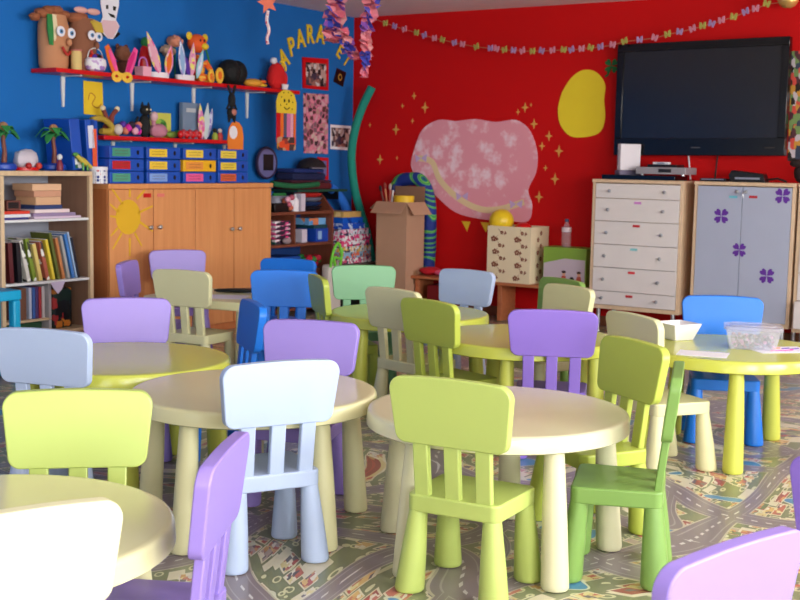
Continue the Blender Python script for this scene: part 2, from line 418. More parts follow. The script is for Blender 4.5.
def chair(color, x, y, a, label, group="children's chairs"):
    t = thing('child_chair', label, 'chair', (x,y,0), a, group)
    L = chair_parts(color)
    for o in L:
        if color in USED: o = o.copy(); COL.objects.link(o)
        o.parent = t
    USED.add(color); return t
chair('lime', .224,3.554,-.486, 'lime green chair in the foreground centre, its back to us at the ivory round table')
chair('white', -.436,3.812,.48, 'pale blue-white chair seen from behind, at the front of the left cream round table')
chair('purple', -.532,2.562,1.49, 'purple chair seen nearly side-on between the bottom-left table and the pale blue-white chair')
chair('ivory', -.757,2.176,.64, 'ivory white chair in the bottom left corner with its back to us, nearest the camera')
chair('purple', .455,2.06,.711, 'large purple backrest at the bottom right edge, nearest purple chair')
chair('violet', 1.12,2.56,-.9, 'violet chair cut off by the right edge, above the large purple backrest')
chair('green', .706,3.725,1.33, 'dark leaf-green chair side-on, facing left under the ivory round table')
chair('grass', .693,4.201,1.992, 'olive lime chair just behind the dark leaf-green chair at the ivory round table')
chair('cream', 1.131,5.10,-1.16, 'cream chair facing right towards the lemon table that holds the white bowl')
chair('blue', 1.542,5.675,2.987, 'bright blue chair behind the lemon table that holds the white bowl, facing us')
chair('violet', .679,5.287,-.142, 'violet chair with its back to us, three slats showing above the ivory round table')
chair('grass', .258,5.52,-.892, 'olive lime chair just left of the middle, standing behind the foreground lime chair')
chair('cream', .083,5.999,-.816, 'beige cream chair next to and left of the middle olive lime chair, seen from behind')
chair('white', .29,6.90,2.472, 'pale blue-grey chair at the furthest lemon table, before the low wooden bench')
chair('cream', .735,6.122,2.117, 'beige cream chair behind the violet centre chair, left of the white drawer chest')
chair('green', .745,6.50,2.08, 'dark green chair half hidden behind a beige cream chair, left of the white drawer chest')
chair('mint', -.203,7.045,3.251, 'mint green chair facing us beside the tall cardboard box')
chair('grass', -.289,6.524,-1.282, 'lime green chair seen nearly edge-on between the mint chair and the blue chair')
chair('blue', -.66,6.614,3.087, 'bright blue chair facing us, right of the rectangular cream table')
chair('blue', -.769,7.443,2.75, 'dark blue chair furthest back, only its top showing over the bright blue chair')
chair('purple', -.379,4.481,2.90, 'purple chair facing us behind the left cream round table')
chair('blue', -.79,5.17,1.92, 'dark blue chair nearly edge-on, left of the purple chair behind the left cream table')
chair('purple', -1.165,5.121,3.38, 'lilac purple chair facing us behind the left lemon round table')
chair('cream', -1.142,6.81,-.448, 'beige cream chair seen from behind at the rectangular table, before the wooden cupboard')
chair('purple', -1.455,8.0,3.5, 'lilac chair facing us directly in front of the wooden cupboard doors')
chair('purple', -1.47,7.17,-1.62, 'small-looking lilac chair nearly edge-on at the left end of the rectangular table')
chair('white', -1.227,4.419,-.288, 'pale blue-grey chair at the left edge, seen from behind, at the left lemon table')
chair('lime', -.822,2.992,3.30, 'light lime chair facing us at the left edge, behind the bottom-left cream table')

def round_table(color, x, y, rot, label):
    t = thing('round_table', label, 'table', (x,y,0), 0, "children's round tables")
    m = PC[color]
    MB().lathe([(.405,.432),(.423,.427),(.4295,.431),(.4265,.470),(.4235,.477),(.418,.480),(.405,.4805)], 96).build('tabletop', TOPM.setdefault(color, TOPM.get(color) or glossy_top(color)), t, ang=60)
    for k in range(5):
        a = rot+k*PI*.4; b = MB(); B = Vector((.392*cos(a),.392*sin(a),0)); T = Vector((.362*cos(a),.362*sin(a),.4315)); seg = 28
        ring = [(0,.036),(.008,.040),(.02,.043),(.05,.0432),(.5,.0385),(.9,.032),(1,.030)]; vs = []; fs = []
        for f, r in ring:
            c = B.lerp(T, f)
            for j in range(seg): w = 2*PI*j/seg; vs.append((c.x+r*cos(w), c.y+r*sin(w), max(c.z,.002)))
        for i in range(len(ring)-1):
            for j in range(seg): j2 = (j+1)%seg; fs.append((i*seg+j,i*seg+j2,(i+1)*seg+j2,(i+1)*seg+j))
        fs.append(tuple(range(seg-1,-1,-1))); fs.append(tuple((len(ring)-1)*seg+j for j in range(seg)))
        b.add(vs, fs); b.lathe([(.032,0),(.034,.004)], 24, 1, c=(B.x,B.y,0)); b.build('leg', [m,RUB], t)
    return t
round_table('ivory', .3267,3.896,-1.155, 'ivory round table in the foreground, with the lime green chair before it')
round_table('cream', -.502,4.161,-2.07, 'cream round table left of centre, behind the pale blue-white chair')
round_table('yellow', 1.489,5.368,-1.76, 'lemon green round table at right carrying a white bowl and a clear plastic tub')
round_table('yellow', .589,5.604,-1.885, 'lemon green round table in the middle, behind the violet chair')
round_table('yellow', .051,6.437,-2.3, 'lemon green round table furthest back, between the mint chair and the beige chair')
round_table('yellow', -1.105,4.778,-.05, 'lemon green round table at left, in front of the lilac purple chair')
round_table('cream', -.913,2.546,.62, 'cream round table in the bottom left corner')
# rectangular table
e1 = Vector((-.917,.398,0)); rt = Vector((-.875,6.70,0)); ra = math.atan2(-e1.y,-e1.x); e2 = Vector((.398,.917,0))
c0 = rt+e1*.34+e2*.29
t = thing('rectangular_table', 'cream rectangular play table in front of the wooden cupboard', 'table', c0, ra)
MB().slab(rrect(.70,.58,.045), .43,.48).build('tabletop', PC['cream'], t, bevel=.008, seg=3)
for sx in (-1,1):
    for sy in (-1,1):
        b = MB(); b.tube([(sx*.305,sy*.245,.002),(sx*.305,sy*.245,.02),(sx*.295,sy*.235,.432)], [.034,.039,.029], 24); b.build('leg', PC['cream'], t)
def at_table(T, px, py, z=.4805): return onz(px, py, z)

# ------------------------------------------------------------------ furniture along the left (blue) wall
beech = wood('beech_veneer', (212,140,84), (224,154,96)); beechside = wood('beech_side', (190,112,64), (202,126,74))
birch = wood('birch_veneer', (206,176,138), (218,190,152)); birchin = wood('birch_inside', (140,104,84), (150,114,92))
walnut = wood('red_brown_wood', (110,56,38), (128,68,46)); pine = wood('orange_pine', (170,96,58), (186,110,68), axis=0)
# wooden cupboard with four doors
u0, u1 = wl(LW,.42,108,183)[0], wl(LW,.42,271,183)[0]; CW = u1-u0
t = wthing(LW, 'wooden_cupboard', 'long wooden cupboard with four plain doors and a painted yellow sun', 'cupboard', (u0+u1)/2, .21, 0)
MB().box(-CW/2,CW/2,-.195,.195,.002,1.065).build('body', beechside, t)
MB().box(-CW/2-.01,CW/2+.01,-.225,.2,1.066,1.10).build('top_board', beech, t, bevel=.003)
uu = [u0, wl(LW,.42,153,240)[0], wl(LW,.42,195,240)[0], wl(LW,.42,233.5,240)[0], u1]
SUNM = mat('sun_yellow_paint', (226,176,30), .6)
um = (u0+u1)/2
for i in range(4):
    a, b_ = uu[i]-um, uu[i+1]-um
    d = MB().box(a+.004,b_-.004,-.216,-.197,.06,1.06).build('door', beech, t, bevel=.002)
    kx = b_-.045 if i%2 == 0 else a+.045
    z = .80 if i < 2 else .76
    MB().lathe([(.006,0),(.006,.016),(.014,.02),(.016,.028),(.010,.034)], 16, M=Matrix.Translation((kx,-.217,z))@Matrix.Rotation(PI/2,4,'X')).build('knob', SILVER, d)
    if i == 0:
        cu, cz = wl(LW,.42,127.5,217); cx = cu-um; b = MB()
        b.prism(ell(.113,.118,32,cx,cz), -.2185,-.2165)
        for px, py, qx, qy in ((122.5,205,110,187),(129,197,129,186),(136,199,144,190),(137,213,152,206),(139,222,152,231),(134,233,141,246),(129,238,129,256),(121,233,112,249),(115,217,108,216),(117,228,110,236),(118,212,109,204)):
            A = Vector(wl(LW,.42,px,py)); B = Vector(wl(LW,.42,qx,qy)); A.x -= um; B.x -= um; B.x = max(B.x, a+.008); B.x = min(B.x, b_-.008)
            dd = (B-A).normalized(); nn = Vector((-dd.y,dd.x))*.009
            b.prism([tuple(A+nn),tuple(A-nn),tuple(B-nn*.6),tuple(B+nn*.6)], -.2185,-.2165)
        b.build('sun_sticker', SUNM, d)
        MB().prism(rrect(.07,.028,.003,cx=b_-.06,cz=1.02), -.2185,-.2165).build('tag', RED, d)
    if i == 1: MB().prism(rrect(.07,.024,.003,cx=a+.07,cz=1.02), -.2185,-.2165).build('tag', mat('tag_pink', (226,120,110)), d)

# open bookcase
u0, u1 = wl(LW,.42,-.5,170)[0], wl(LW,.42,92.3,172)[0]; BW = u1-u0
t = wthing(LW, 'bookcase', 'open pale wooden bookcase at the left edge, full of books', 'bookcase', (u0+u1)/2, .21, 0)
for s_ in (-1,1):
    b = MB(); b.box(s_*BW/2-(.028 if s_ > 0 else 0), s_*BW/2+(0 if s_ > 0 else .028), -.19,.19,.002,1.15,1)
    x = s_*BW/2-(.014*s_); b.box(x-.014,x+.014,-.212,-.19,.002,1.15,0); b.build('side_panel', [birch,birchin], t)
MB().box(-BW/2,BW/2,-.212,.2,1.152,1.182).build('top_board', birch, t, bevel=.002)
MB().box(-BW/2+.03,BW/2-.03,.185,.195,.06,1.15).build('back_panel', mat('grey_back_panel', (150,152,165)), t)
for z in (.882,.490): MB().box(-BW/2+.029,BW/2-.029,-.205,.184,z-.016,z).build('shelf', WHITE, t, bevel=.002)
MB().box(-BW/2+.029,BW/2-.029,-.205,.184,.145,.165).build('shelf', birch, t)
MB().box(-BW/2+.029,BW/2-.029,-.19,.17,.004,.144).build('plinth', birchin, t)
# leaning books on its middle shelf
bookc = [((90,30,34),'maroon'),((22,20,26),'black'),((205,200,190),'black and white patterned'),((120,140,50),'green and yellow'),((215,190,110),'pale yellow'),((170,90,70),'red patterned'),((222,196,60),'yellow'),((92,100,40),'olive green'),((190,120,70),'tan'),((160,160,158),'grey'),((60,120,190),'bright blue'),((150,175,205),'pale blue'),((30,30,45),'thin black')]
xs = [7,15,24,30,36,43,49,54,59,64,68.5,71.5,74]
for i, ((c, nm), px) in enumerate(zip(bookc, xs)):
    u, _ = wl(LW,.34,px,283); lean = -math.radians(3 if i < 2 else 13); h = .24+.012*((i*5)%4)+(.03 if i > 6 else 0); w = .026 if i < 6 else .020
    if i in (0,1): h = .25; w = .03
    if i >= 11: w = .014
    o = MB().box(-w/2,w/2,-.10,.08,0,h,0).box(-w/2+.002,w/2-.002,-.098,.082,.003,h+.0005,1)
    base = mat('cover_'+nm.replace(' ','_'), c, .45, var=.1) if i not in (2,3,5) else patch('cover_print_%d' % i, [c,(230,230,220),(60,60,50),c], 28, .5)
    ob = o.build('picture_book', [base,PAPER], None, loc=wloc(LW,u,.29,.4905+abs(sin(lean))*w/2+.001), rz=LW.th)
    ob.rotation_euler = (Matrix.Rotation(LW.th,4,'Z')@Matrix.Rotation(lean,4,'Y')).to_euler()
    tag(ob, nm+' picture book leaning on the middle shelf of the bookcase', 'book', 'picture books on the middle bookcase shelf')
# flat books on the upper shelf
fl = [(-4.10,.19,.22,.012,(60,60,130),'thin navy booklet under the red one, left end'),(-4.09,.2,.2,.02,(225,225,230),'white flat book below the red one, left end'),(-4.095,.2,.2,.018,(215,60,40),'red flat book on the left end')]
z = .8825
for u, w, dpt, h, c, nm in fl:
    ob = MB().box(-w/2,w/2,-.09,.1,0,h).build('flat_book', mat('flat_%d_%d' % (c[0],c[2]), c, .5), None, bevel=.002, loc=wloc(LW,ou(u),.3,z+.0005), rz=LW.th); z += h+.001
    tag(ob, nm+' of the top bookcase shelf', 'book', 'flat books on the top bookcase shelf')
z = .8825
for u, w, h, c, nm in ((-3.775,.38,.014,(210,190,210),'wide pale magazine at the bottom'),(-3.80,.34,.02,(150,130,165),'mauve book second from the bottom'),(-3.82,.28,.022,(235,215,215),'pale pink book third from the bottom'),(-3.85,.22,.026,(40,60,110),'navy book in the middle'),(-3.85,.2,.05,(215,170,130),'thick tan book'),(-3.855,.215,.038,(205,150,120),'salmon coloured book second from the top'),(-3.86,.23,.042,(222,178,140),'tan hardback book on top')):
    ob = MB().box(-w/2,w/2,-.09,.1,0,h).build('flat_book', mat('flat_%d_%d' % (c[0],c[2]), c, .6), None, bevel=.002, loc=wloc(LW,ou(u),.3,z+.0005), rz=LW.th); z += h+.001
    tag(ob, nm+' of the tall stack on the top bookcase shelf', 'book', 'stack of books on the top bookcase shelf')
ob = MB().box(-.05,.055,-.07,.07,0,.06,0).box(-.04,.04,-.072,-.07,.012,.05,1).build('small_box', [mat('box_redbrown', (110,60,50)),BLACK], None, bevel=.002, loc=wloc(LW,ou(-4.08),.27,.9375), rz=LW.th)
tag(ob, 'small dark red box standing on the left pile of the top bookcase shelf', 'box')
# lower compartment: a little wooden rack of books and a dark bag
t = wthing(LW, 'book_rack', 'small pale wooden rack with books inside the bottom of the bookcase', 'rack', ou(-4.0), .25, .1655)
MB().box(-.19,.17,-.13,.13,.0,.016).build('base_board', birch, t); MB().box(-.19,.17,-.13,.13,.07,.084).build('shelf', birch, t)
MB().box(.15,.17,-.13,.13,.0165,.31).build('side_panel', mat('grey_laminate', (172,166,168)), t)
for i, (x, c, nm) in enumerate(((.125,(200,190,190),'white'),(.10,(170,50,55),'red'),(.075,(90,60,110),'purple'),(.05,(60,100,170),'blue'),(.022,(190,195,215),'pale grey'),(-.06,(120,80,60),'brown cover'))):
    w = .02 if i < 5 else .1; ob = MB().box(-w/2,w/2,-.1,.08,0,.20).build('rack_book', mat('rack_'+nm.split()[0], c, .5), None, bevel=.002, loc=wloc(LW,ou(-4.0)+x,.26,.2502), rz=LW.th)
    tag(ob, nm+' book standing in the small rack at the bottom of the bookcase', 'book', 'books in the small rack')
ob = MB().box(-.15,.13,-.1,.1,0,.045).build('flat_book', mat('flat_green', (40,80,50)), None, bevel=.003, loc=wloc(LW,ou(-4.02),.26,.1820), rz=LW.th); tag(ob, 'dark green book lying flat in the lowest slot of the small rack', 'book')
b = MB(); b.slab(rrect(.17,.14,.03), 0,.26); ob = b.build('gift_bag', patch('dark_bag_print', [(14,20,24),(12,40,34),(200,120,40),(170,40,40),(12,16,22),(14,30,40)], 18, .5), None, bevel=.012, loc=wloc(LW,ou(-3.70),.27,.1655), rz=LW.th)
tag(ob, 'dark printed bag with orange and green figures, bottom right of the bookcase', 'bag')
ob = MB().prism([(-.06,0),(.06,.005),(.03,-.05),(.0,-.075),(-.03,-.045)], -.004,.0).build('paper_scrap', mat('lilac_paper', (205,190,215),.7), None, loc=wloc(LW,ou(-3.815),.423,.479), rz=LW.th)
tag(ob, 'lilac paper scrap hanging over the edge of the middle bookcase shelf', 'paper')

# turquoise plastic stool at the left edge
x, y = onz(-8, 290, .52); TQ = plastic('turquoise_plastic', (20,160,205))
t = thing('plastic_stool', 'turquoise plastic stool at the left edge before the bookcase', 'stool', (x,y,0), LW.th)
MB().slab(rrect(.24,.24,.03), .465,.52).build('seat', TQ, t, bevel=.006)
for sx in (-1,1):
    for sy in (-1,1): MB().box(sx*.085-.025,sx*.085+.025,sy*.085-.025,sy*.085+.025,.002,.4645).build('leg', TQ, t, bevel=.01)

# ---- toys on the bookcase
ZT = 1.1825
def palm(px, label):
    u, _ = wl(LW,.25,px,166); t = wthing(LW,'toy_tree',label,'toy tree',u,.25,ZT,'toy trees on the bookcase')
    MB().lathe([(.07,0),(.082,.012),(.08,.035),(.06,.048)], 28, M=Matrix.Scale(.85,4,(0,1,0))).build('base', BLUE, t)
    MB().tube([(0,0,.045),(.006,0,.12),(-.004,0,.19),(0,0,.26)], [.018,.014,.013,.012], 12).build('trunk', mat('toy_trunk', (120,60,40)), t)
    rr = random.Random(px)
    for k in range(9):
        a = 2*PI*k/9+.3; L_ = .13 if k%2 else .10; z0 = .25-.02*(k%3)
        P = [Vector((0,0,z0)),Vector((cos(a)*L_*.5,sin(a)*L_*.35,z0+.02)),Vector((cos(a)*L_,sin(a)*L_*.7,z0-.02-.02*(k%2)))]
        b = MB(); P = spline(P,4); vs = []; fs = []
        for j, p in enumerate(P):
            f = j/(len(P)-1); w = .028*math.sin(PI*min(.97,f*.9+.08)); q = Vector((-sin(a),cos(a),0))*w
            vs += [p-q, p+q, p+q*.9+Vector((0,0,.006)), p-q*.9+Vector((0,0,.006))]
        for j in range(len(P)-1):
            o = 4*j
            for c in range(4): fs.append((o+c,o+(c+1)%4,o+4+(c+1)%4,o+4+c))
        fs.append((3,2,1,0)); e = 4*(len(P)-1); fs.append((e,e+1,e+2,e+3)); b.add(vs,fs); b.build('leaf', GREEN, t)
    MB().ball((0,0,.27),(.03,.03,.03),0,12).build('bird_nest', mat('nest_tan', (170,120,80),.8), t)
palm(4, 'green toy tree on a blue base at the left end of the bookcase top'); palm(54, 'green toy tree right of the white toy rock on the bookcase top')
u, _ = wl(LW,.25,26,166)
t = wthing(LW,'toy_cave','white toy rock cave with red base between the two toy trees','toy',u,.25,ZT)
MB().slab(ell(.085,.07,20), 0,.02).build('base', RED, t)
MB().ball((.0,0,.07),(.088,.06,.065),0,14,jit=.08,rnd=R).build('rock', mat('white_rock', (205,195,205),.8), t)
for i, (dx, c) in enumerate(((-.03,(180,30,30)),(.05,(200,60,40)))):
    MB().ball((0,0,0),(.02,.02,.022),0,10).build('toy_shell', mat('toyred%d' % i, c), t).location = (dx,-.062,.03)
u, _ = wl(LW,.2,43,166); t = wthing(LW,'toy_figure','small white toy figure between the toy rock and the right toy tree','toy',u,.36,ZT)
MB().lathe([(.02,0),(.022,.03),(.014,.06),(.01,.07)],12).build('body', mat('toy_maroon',(130,40,60)), t); MB().ball((0,0,.088),(.018,.018,.02),0,12).build('head', WHITE, t)
u, _ = wl(LW,.2,68,166); t = wthing(LW,'toy_dinosaur','small yellow and green toy dinosaur in front of the upright binders','toy',u,.36,ZT+.003)
MB().tube([(-.07,0,.10),(-.05,0,.085),(-.01,0,.06),(.03,0,.035),(.08,0,.012)],[.012,.014,.022,.018,.004],12).build('body', mat('dino_yellow',(200,180,70)), t)
MB().ball((-.075,0,.105),(.024,.013,.013),0,12).build('head', mat('dino_green',(80,150,70)), t)
for dx in (-.025,.012): MB().tube([(dx,-.01,.05),(dx,-.014,.0)],[.008,.007],8).build('leg', mat('dino_green',(80,150,70)), t)

# ---- binders
BB = mat('binder_blue', (18,78,180), .4); BBd = mat('binder_blue_dark', (20,50,120), .45)
def labelm(c): return mat('label_%d_%d_%d' % c, c, .7)
ink = mat('faint_ink', (120,70,60), .8)
def lying(u, z, w, h, col, lab, lx, lw, place, squig=True):
    t = wthing(LW,'ring_binder',place,'binder',u,.26,z,'ring binders stacked on the wooden cupboard')
    MB().box(-w/2,w/2,-.15,.14,0,h).build('cover', col, t, bevel=.004)
    MB().prism(rrect(lw,h*.68,.003,cx=lx,cz=h/2), -.1525,-.1505).build('label', lab, t)
    MB().prism(ell(.011,.016,14,w*.32,h/2), -.1525,-.1505).build('finger_hole', BLACK, t)
    if squig:
        b = MB()
        for r_ in (-1,1):
            P = [(lx-lw*.36+lw*.72*k/14, -.1537, h/2+r_*h*.12+(.004 if k%2 else -.004)) for k in range(15)]; b.tube(P,.0011,4)
        b.build('handwriting', ink, t)
rows = [(1.325,(145,157.5)),(1.212,(157.5,169)),(1.10,(169,181))]
names = ['left','second from the left','third from the left','right']
cols = [[(110.5,146),(147,182),(183,217),(219,250)]]*3
labs = [[((70,150,120),128),((238,200,50),0),((238,205,70),0),((232,205,70),0)],[((190,25,35),0),((238,200,60),0),((236,150,60),0),((230,200,60),0)],[((80,160,130),0),((130,165,225),0),((238,90,150),0),((205,90,50),0)]]
lnm = [['green','yellow','yellow','yellow'],['red','yellow','orange','yellow'],['green','pale blue','pink','orange']]
HB = [.088,.082,.082]; zz = [1.1015]
zz = [1.1015+.083*2+.003, 1.1015+.0835, 1.1015]
for r_ in (2,1,0):
    for c_ in range(4):
        a, b_ = cols[0][c_]; ua = wl(LW,.41,a,165)[0]; ub = wl(LW,.41,b_-1.5,165)[0]; w = ub-ua; w = min(w,.36)
        h = .082; z = zz[r_]
        body = mat('binder_yellow',(240,180,30),.4) if (r_,c_) == (1,2) else BB
        place = {0:'top',1:'middle',2:'bottom'}[r_]+' row ring binder, '+names[c_]+' stack on the wooden cupboard, '+lnm[r_][c_]+' label'
        lying((ua+ub)/2+(.006*((r_*3+c_)%3-1)), z, w, h-.001, body, labelm(labs[r_][c_][0]), -w*.17, w*.52, place)
# three upright binders on the bookcase end
for i, (px0, px1, lab, nm, ln, z0) in enumerate(((66,82,None,'dark blue upright ring binder leaning, left of the three on the bookcase',-.1,ZT),(83.5,94,(220,220,235),'blue upright ring binder with white label, middle of the three',-.08,ZT),(94,102.5,(232,90,40),'blue upright binder with long orange label',-.02,1.1015))):
    q_ = .36 if i == 2 else .3; ua = wl(LW,q_,px0,150)[0]; ub = wl(LW,q_,px1,150)[0]; w = min(ub-ua-.01,.085)
    t = wthing(LW,'upright_binder',nm,'binder',(ua+ub)/2+.01-(.01 if i == 2 else 0),.2 if i < 2 else .28,z0+.004,'upright ring binders beside the toy trees'); h = .33 if i < 2 else .41
    t.rotation_euler = (Matrix.Rotation(LW.th,4,'Z')@Matrix.Rotation(ln,4,'Y')).to_euler()
    t.location.z += abs(sin(ln))*w/2
    yb = -.13 if i < 2 else -.05
    MB().box(-w/2,w/2,yb,.12,0,h).build('cover', BB, t, bevel=.004)
    if lab: MB().prism(rrect(w*.6,h*(.45 if i == 1 else .72),.003,cx=0,cz=h*(.66 if i == 1 else .5)), yb-.0025,yb-.0005).build('label', labelm(lab), t)
    else: MB().prism(rrect(w*.6,h*.28,.003,cx=0,cz=h*.17), -.1325,-.1305).build('label', patch('binder_pic',[(230,230,230),(40,100,80),(210,220,220)],30), t)
# patterned tin
u, _ = wl(LW,.38,100.5,180); t = wthing(LW,'round_tin','round white tin with blue and red diamond pattern on the left end of the cupboard','tin',u,.36,1.1015)
t.scale = (1.02,1.02,1)
TIN = patch('tin_diamonds',[(30,50,130),(190,40,60),(225,225,235),(30,50,130)],46,.4,edge=(230,230,235),ew=.12,rnd=.0)
MB().lathe([(.058,0),(.059,.004),(.059,.088)],32).build('body',TIN,t); MB().lathe([(.0605,.0885),(.0605,.108),(.056,.111)],32).build('lid',PAPER,t)

# ------------------------------------------------------------------ wall shelves
REDS = mat('shelf_red_lacquer', (206,14,22), .35)
def shelf(name, label, ua, ub, z, brs, blen):
    um = (ua+ub)/2; t = wthing(LW,name,label,'shelf',um,.002,z); L_ = ub-ua
    MB().box(-L_/2,L_/2,-.248,-.002,-.028,0).build('board', REDS, t, bevel=.003)
    for u in brs:
        x = u-um; b = MB(); b.box(x-.008,x+.008,-.19,-.0015,-.036,-.0285)
        b.prism([(x-.016,-.0365),(x+.016,-.0365),(x+.007,-blen),(x-.007,-blen)],-.014,-.0015)
        b.build('bracket', WHITE, t)
    return t
shelf('wall_shelf','long red wall shelf with white brackets, the upper one, crowded with crafts',ou(-3.655),ou(-1.147),1.843,[wl(LW,.02,p,100)[0] for p in (64,133,194.5,248)],.235)
shelf('wall_shelf','short red wall shelf just above the stacked ring binders',ou(-3.256),ou(-1.955),1.421,[wl(LW,.03,p,140)[0] for p in (115,177,226)],.075)
Z1, Z2 = 1.8435, 1.4215
def on1(px, out=.13): return wl(LW,out,px,70)[0]
def on2(px, out=.13): return wl(LW,out,px,135)[0]
def hgt(w, out, px, y0, y1): return wl(w,out,px,y1)[1]-wl(w,out,px,y0)[1]
def eye(b, x, y, z, r, mi_w, mi_p, mi_b):
    M = Matrix.Translation((x,y,z))@Matrix.Rotation(PI/2,4,'X')
    b.lathe([(r,0),(r,.006),(r*.9,.008)],20,mi_w,M=M); b.lathe([(r*.45,.008),(r*.45,.010)],14,mi_p,M=M); b.lathe([(r*.2,.010),(r*.2,.012)],10,mi_b,M=M)
# paper bag puppets
def puppet(px, w, h, label, hair, hat, dark):
    u = on1(px); t = wthing(LW,'bag_puppet',label,'puppet',u,.10,Z1,'paper bag head puppets')
    kraft = mat('kraft_dark' if dark else 'kraft_light', (140,88,62) if dark else (196,136,96), .85, bump=.4, bscale=25)
    b = MB(); P = [(w*.44,0),(w*.48,h*.1),(w*.5,h*.5),(w*.49,h*.8),(w*.40,h)]; b.lathe(P,24,M=Matrix.Scale(.8,4,(0,1,0))); b.build('bag', kraft, t)
    fy = -w*.395
    for ex in (-.02 if not dark else .0, .45*w if not dark else .42*w):
        b = MB(); x = ex-.04*w; eye(b, x, fy*1.18*math.sqrt(max(.1,1-(x/(w*.52))**2))-.003, h*.68, w*.155, 0,1,2); b.build('eye', [PAPER,mat('eye_blue',(90,150,200)),BLACK], t)
    MB().ball((w*.2,fy*1.1-.004,h*.5),(w*.09,w*.09,w*.12),0,14).build('nose', kraft, t)
    P = [Vector((x,fy*1.2*math.sqrt(1-(x/(w*.52))**2)-.004,z)) for x,z in ((-w*.08,h*.40),(w*.02,h*.30),(w*.14,h*.27),(w*.26,h*.33))]
    MB().tube(spline(P,5),.009,8).build('mouth', mat('mouth_red',(190,50,40),.7), t)
    if hair:
        for k in range(7): 
            x = -w*.42+.055*w*k; MB().tube([(x,fy*.55-.01,h*.98),(x-.01,fy*.75-.01,h*.72),(x+.004*(k%2),fy*.7-.012,h*(.5 if k > 2 else .42))],[.009,.013,.005],8).build('hair_strand', GREEN if k < 4 and k != 3 else CREAM, t)
    else:
        for k in range(6): MB().tube([(w*.0+.012*k,fy*.4,h*1.0),(w*.12+.014*k,fy*.9,h*.93),(w*.25+.011*k,fy*.9-.01,h*.76)],[.008,.01,.006],8).build('hair_strand', mat('straw_yellow',(200,170,60),.8), t)
    return t, w, h
t, w, h = puppet(57, .22, .35, 'big-eyed paper bag head with green and cream hair, left end of the upper shelf', True, True, False)
b = MB()
for k, (x, z, r) in enumerate(((-.17,.32,.04),(-.11,.35,.05),(-.05,.37,.055),(.01,.375,.055),(.07,.36,.045))): b.ball((x,-.02,z),(r,r*.8,r*.62),0,14,jit=.16,rnd=R)
b.build('crumpled_hat', mat('crumpled_brown_paper',(158,92,58),.85,bump=.8,bscale=30), t)
t, w, h = puppet(85.5, .21, .35, 'brown paper bag head with straw-yellow hair and a ribbon on the upper shelf', False, True, True)
b = MB(); b.ball((-.04,0,.35),(.09,.06,.04),0,14,jit=.15,rnd=R); b.build('crumpled_hat', mat('crumpled_brown_paper',(158,92,58),.85), t)
for sx in (-1,1): MB().ball((.02+sx*.055,-.03,.405),(.06,.02,.022),0,14,M=None).build('ribbon', mat('ribbon_pink',(226,170,160),.7), t)
def single(w, name, label, cat, u, out, z, group=None): return wthing(w,name,label,cat,u,out,z,group)
# little can with a face
t = single(LW,'paper_can','small cream paper can between the bag heads and the white basket','can',on1(76.5,.22),.22,Z1)
MB().lathe([(.034,0),(.035,.1),(.033,.12)],24).build('can', mat('cream_yellow',(220,190,120),.7), t); MB().lathe([(.037,.1205),(.037,.13)],24).build('rim', mat('rim_rose',(190,110,100),.7), t)
# woven bowl
t = single(LW,'craft_basket','round white and lilac craft basket with red and dark filling','basket',on1(96,.2),.195,Z1)
t.scale = (.9,.62,.95)
MB().lathe([(.05,0),(.08,.015),(.095,.05),(.088,.085),(.075,.095),(.07,.088)],28).build('bowl', patch('lilac_white',[(230,225,240),(170,130,200),(235,235,240),(200,170,215)],22,.6), t)
b = MB()
for k in range(6): b.ball((.04*cos(k),.03*sin(k)-.01,.1),(.024,.02,.022),k%3,10)
b.build('filling', [RED,PURPLE,BLACK], t)
MB().tube(spline([(-.08,0,.07),(-.06,0,.14),(0,0,.165),(.06,0,.14),(.08,0,.07)],4),.004,6).build('handle', WHITE, t)
# mask with two coloured ears hanging over the edge
t = single(LW,'carnival_mask','yellow eye mask with pink and orange ears hanging over the upper shelf edge','mask',on1(121,.25),.262,1.82)
YM = mat('mask_yellow',(238,190,60),.6)
b = MB()
for sx in (-1,1):
    ring = ell(.048,.037,20,sx*.047,0); hole = ell(.016,.010,20,sx*.05,.003)
    vs = [(x,0,z) for x,z in ring]+[(x,0,z) for x,z in hole]+[(x,.006,z) for x,z in ring]+[(x,.006,z) for x,z in hole]; n_ = 20
    fs = []
    for k in range(n_): k2 = (k+1)%n_; fs += [(k,k2,k2+n_,k+n_),(k+2*n_,k+3*n_,k2+3*n_,k2+2*n_),(k,k+2*n_,k2+2*n_,k2),(k+n_,k2+n_,k2+3*n_,k+3*n_)]
    b.add(vs,fs)
b.box(-.02,.02,.001,.005,.0,.028); b.build('eye_piece', YM, t)
for sx, m_, nm in ((-1,ORANGE,'ear'),(1,PINK,'ear')):
    a = [(sx*.03,.03),(sx*.085,.02),(sx*.13,.12),(sx*.15,.19),(sx*.12,.21),(sx*.06,.12)]
    o = MB().prism(a,.002,.008).build(nm, m_, t); MB().prism([(x*.97-sx*.004,z) for x,z in [(sx*.045,.04),(sx*.07,.035),(sx*.115,.12),(sx*.13,.17),(sx*.115,.18),(sx*.065,.115)]],-.001,.0018).build('ear_lining', PINK if sx < 0 else mat('magenta_felt',(215,30,120),.7), o)
# fuzzy brown animal
t = single(LW,'fluffy_toy','fluffy brown toy animal behind the yellow eye mask','soft toy',on1(124,.1),.09,Z1)
MB().ball((0,0,.06),(.055,.05,.06),0,16,jit=.12,rnd=R).build('body', DBROWN, t); MB().ball((-.01,-.01,.15),(.06,.05,.055),0,16,jit=.12,rnd=R).build('head', mat('tan_fur',(140,88,62),.9,bump=.6), t)
for sx in (-1,1): MB().ball((-.01+sx*.04,0,.2),(.018,.012,.02),0,10).build('ear', DBROWN, t)
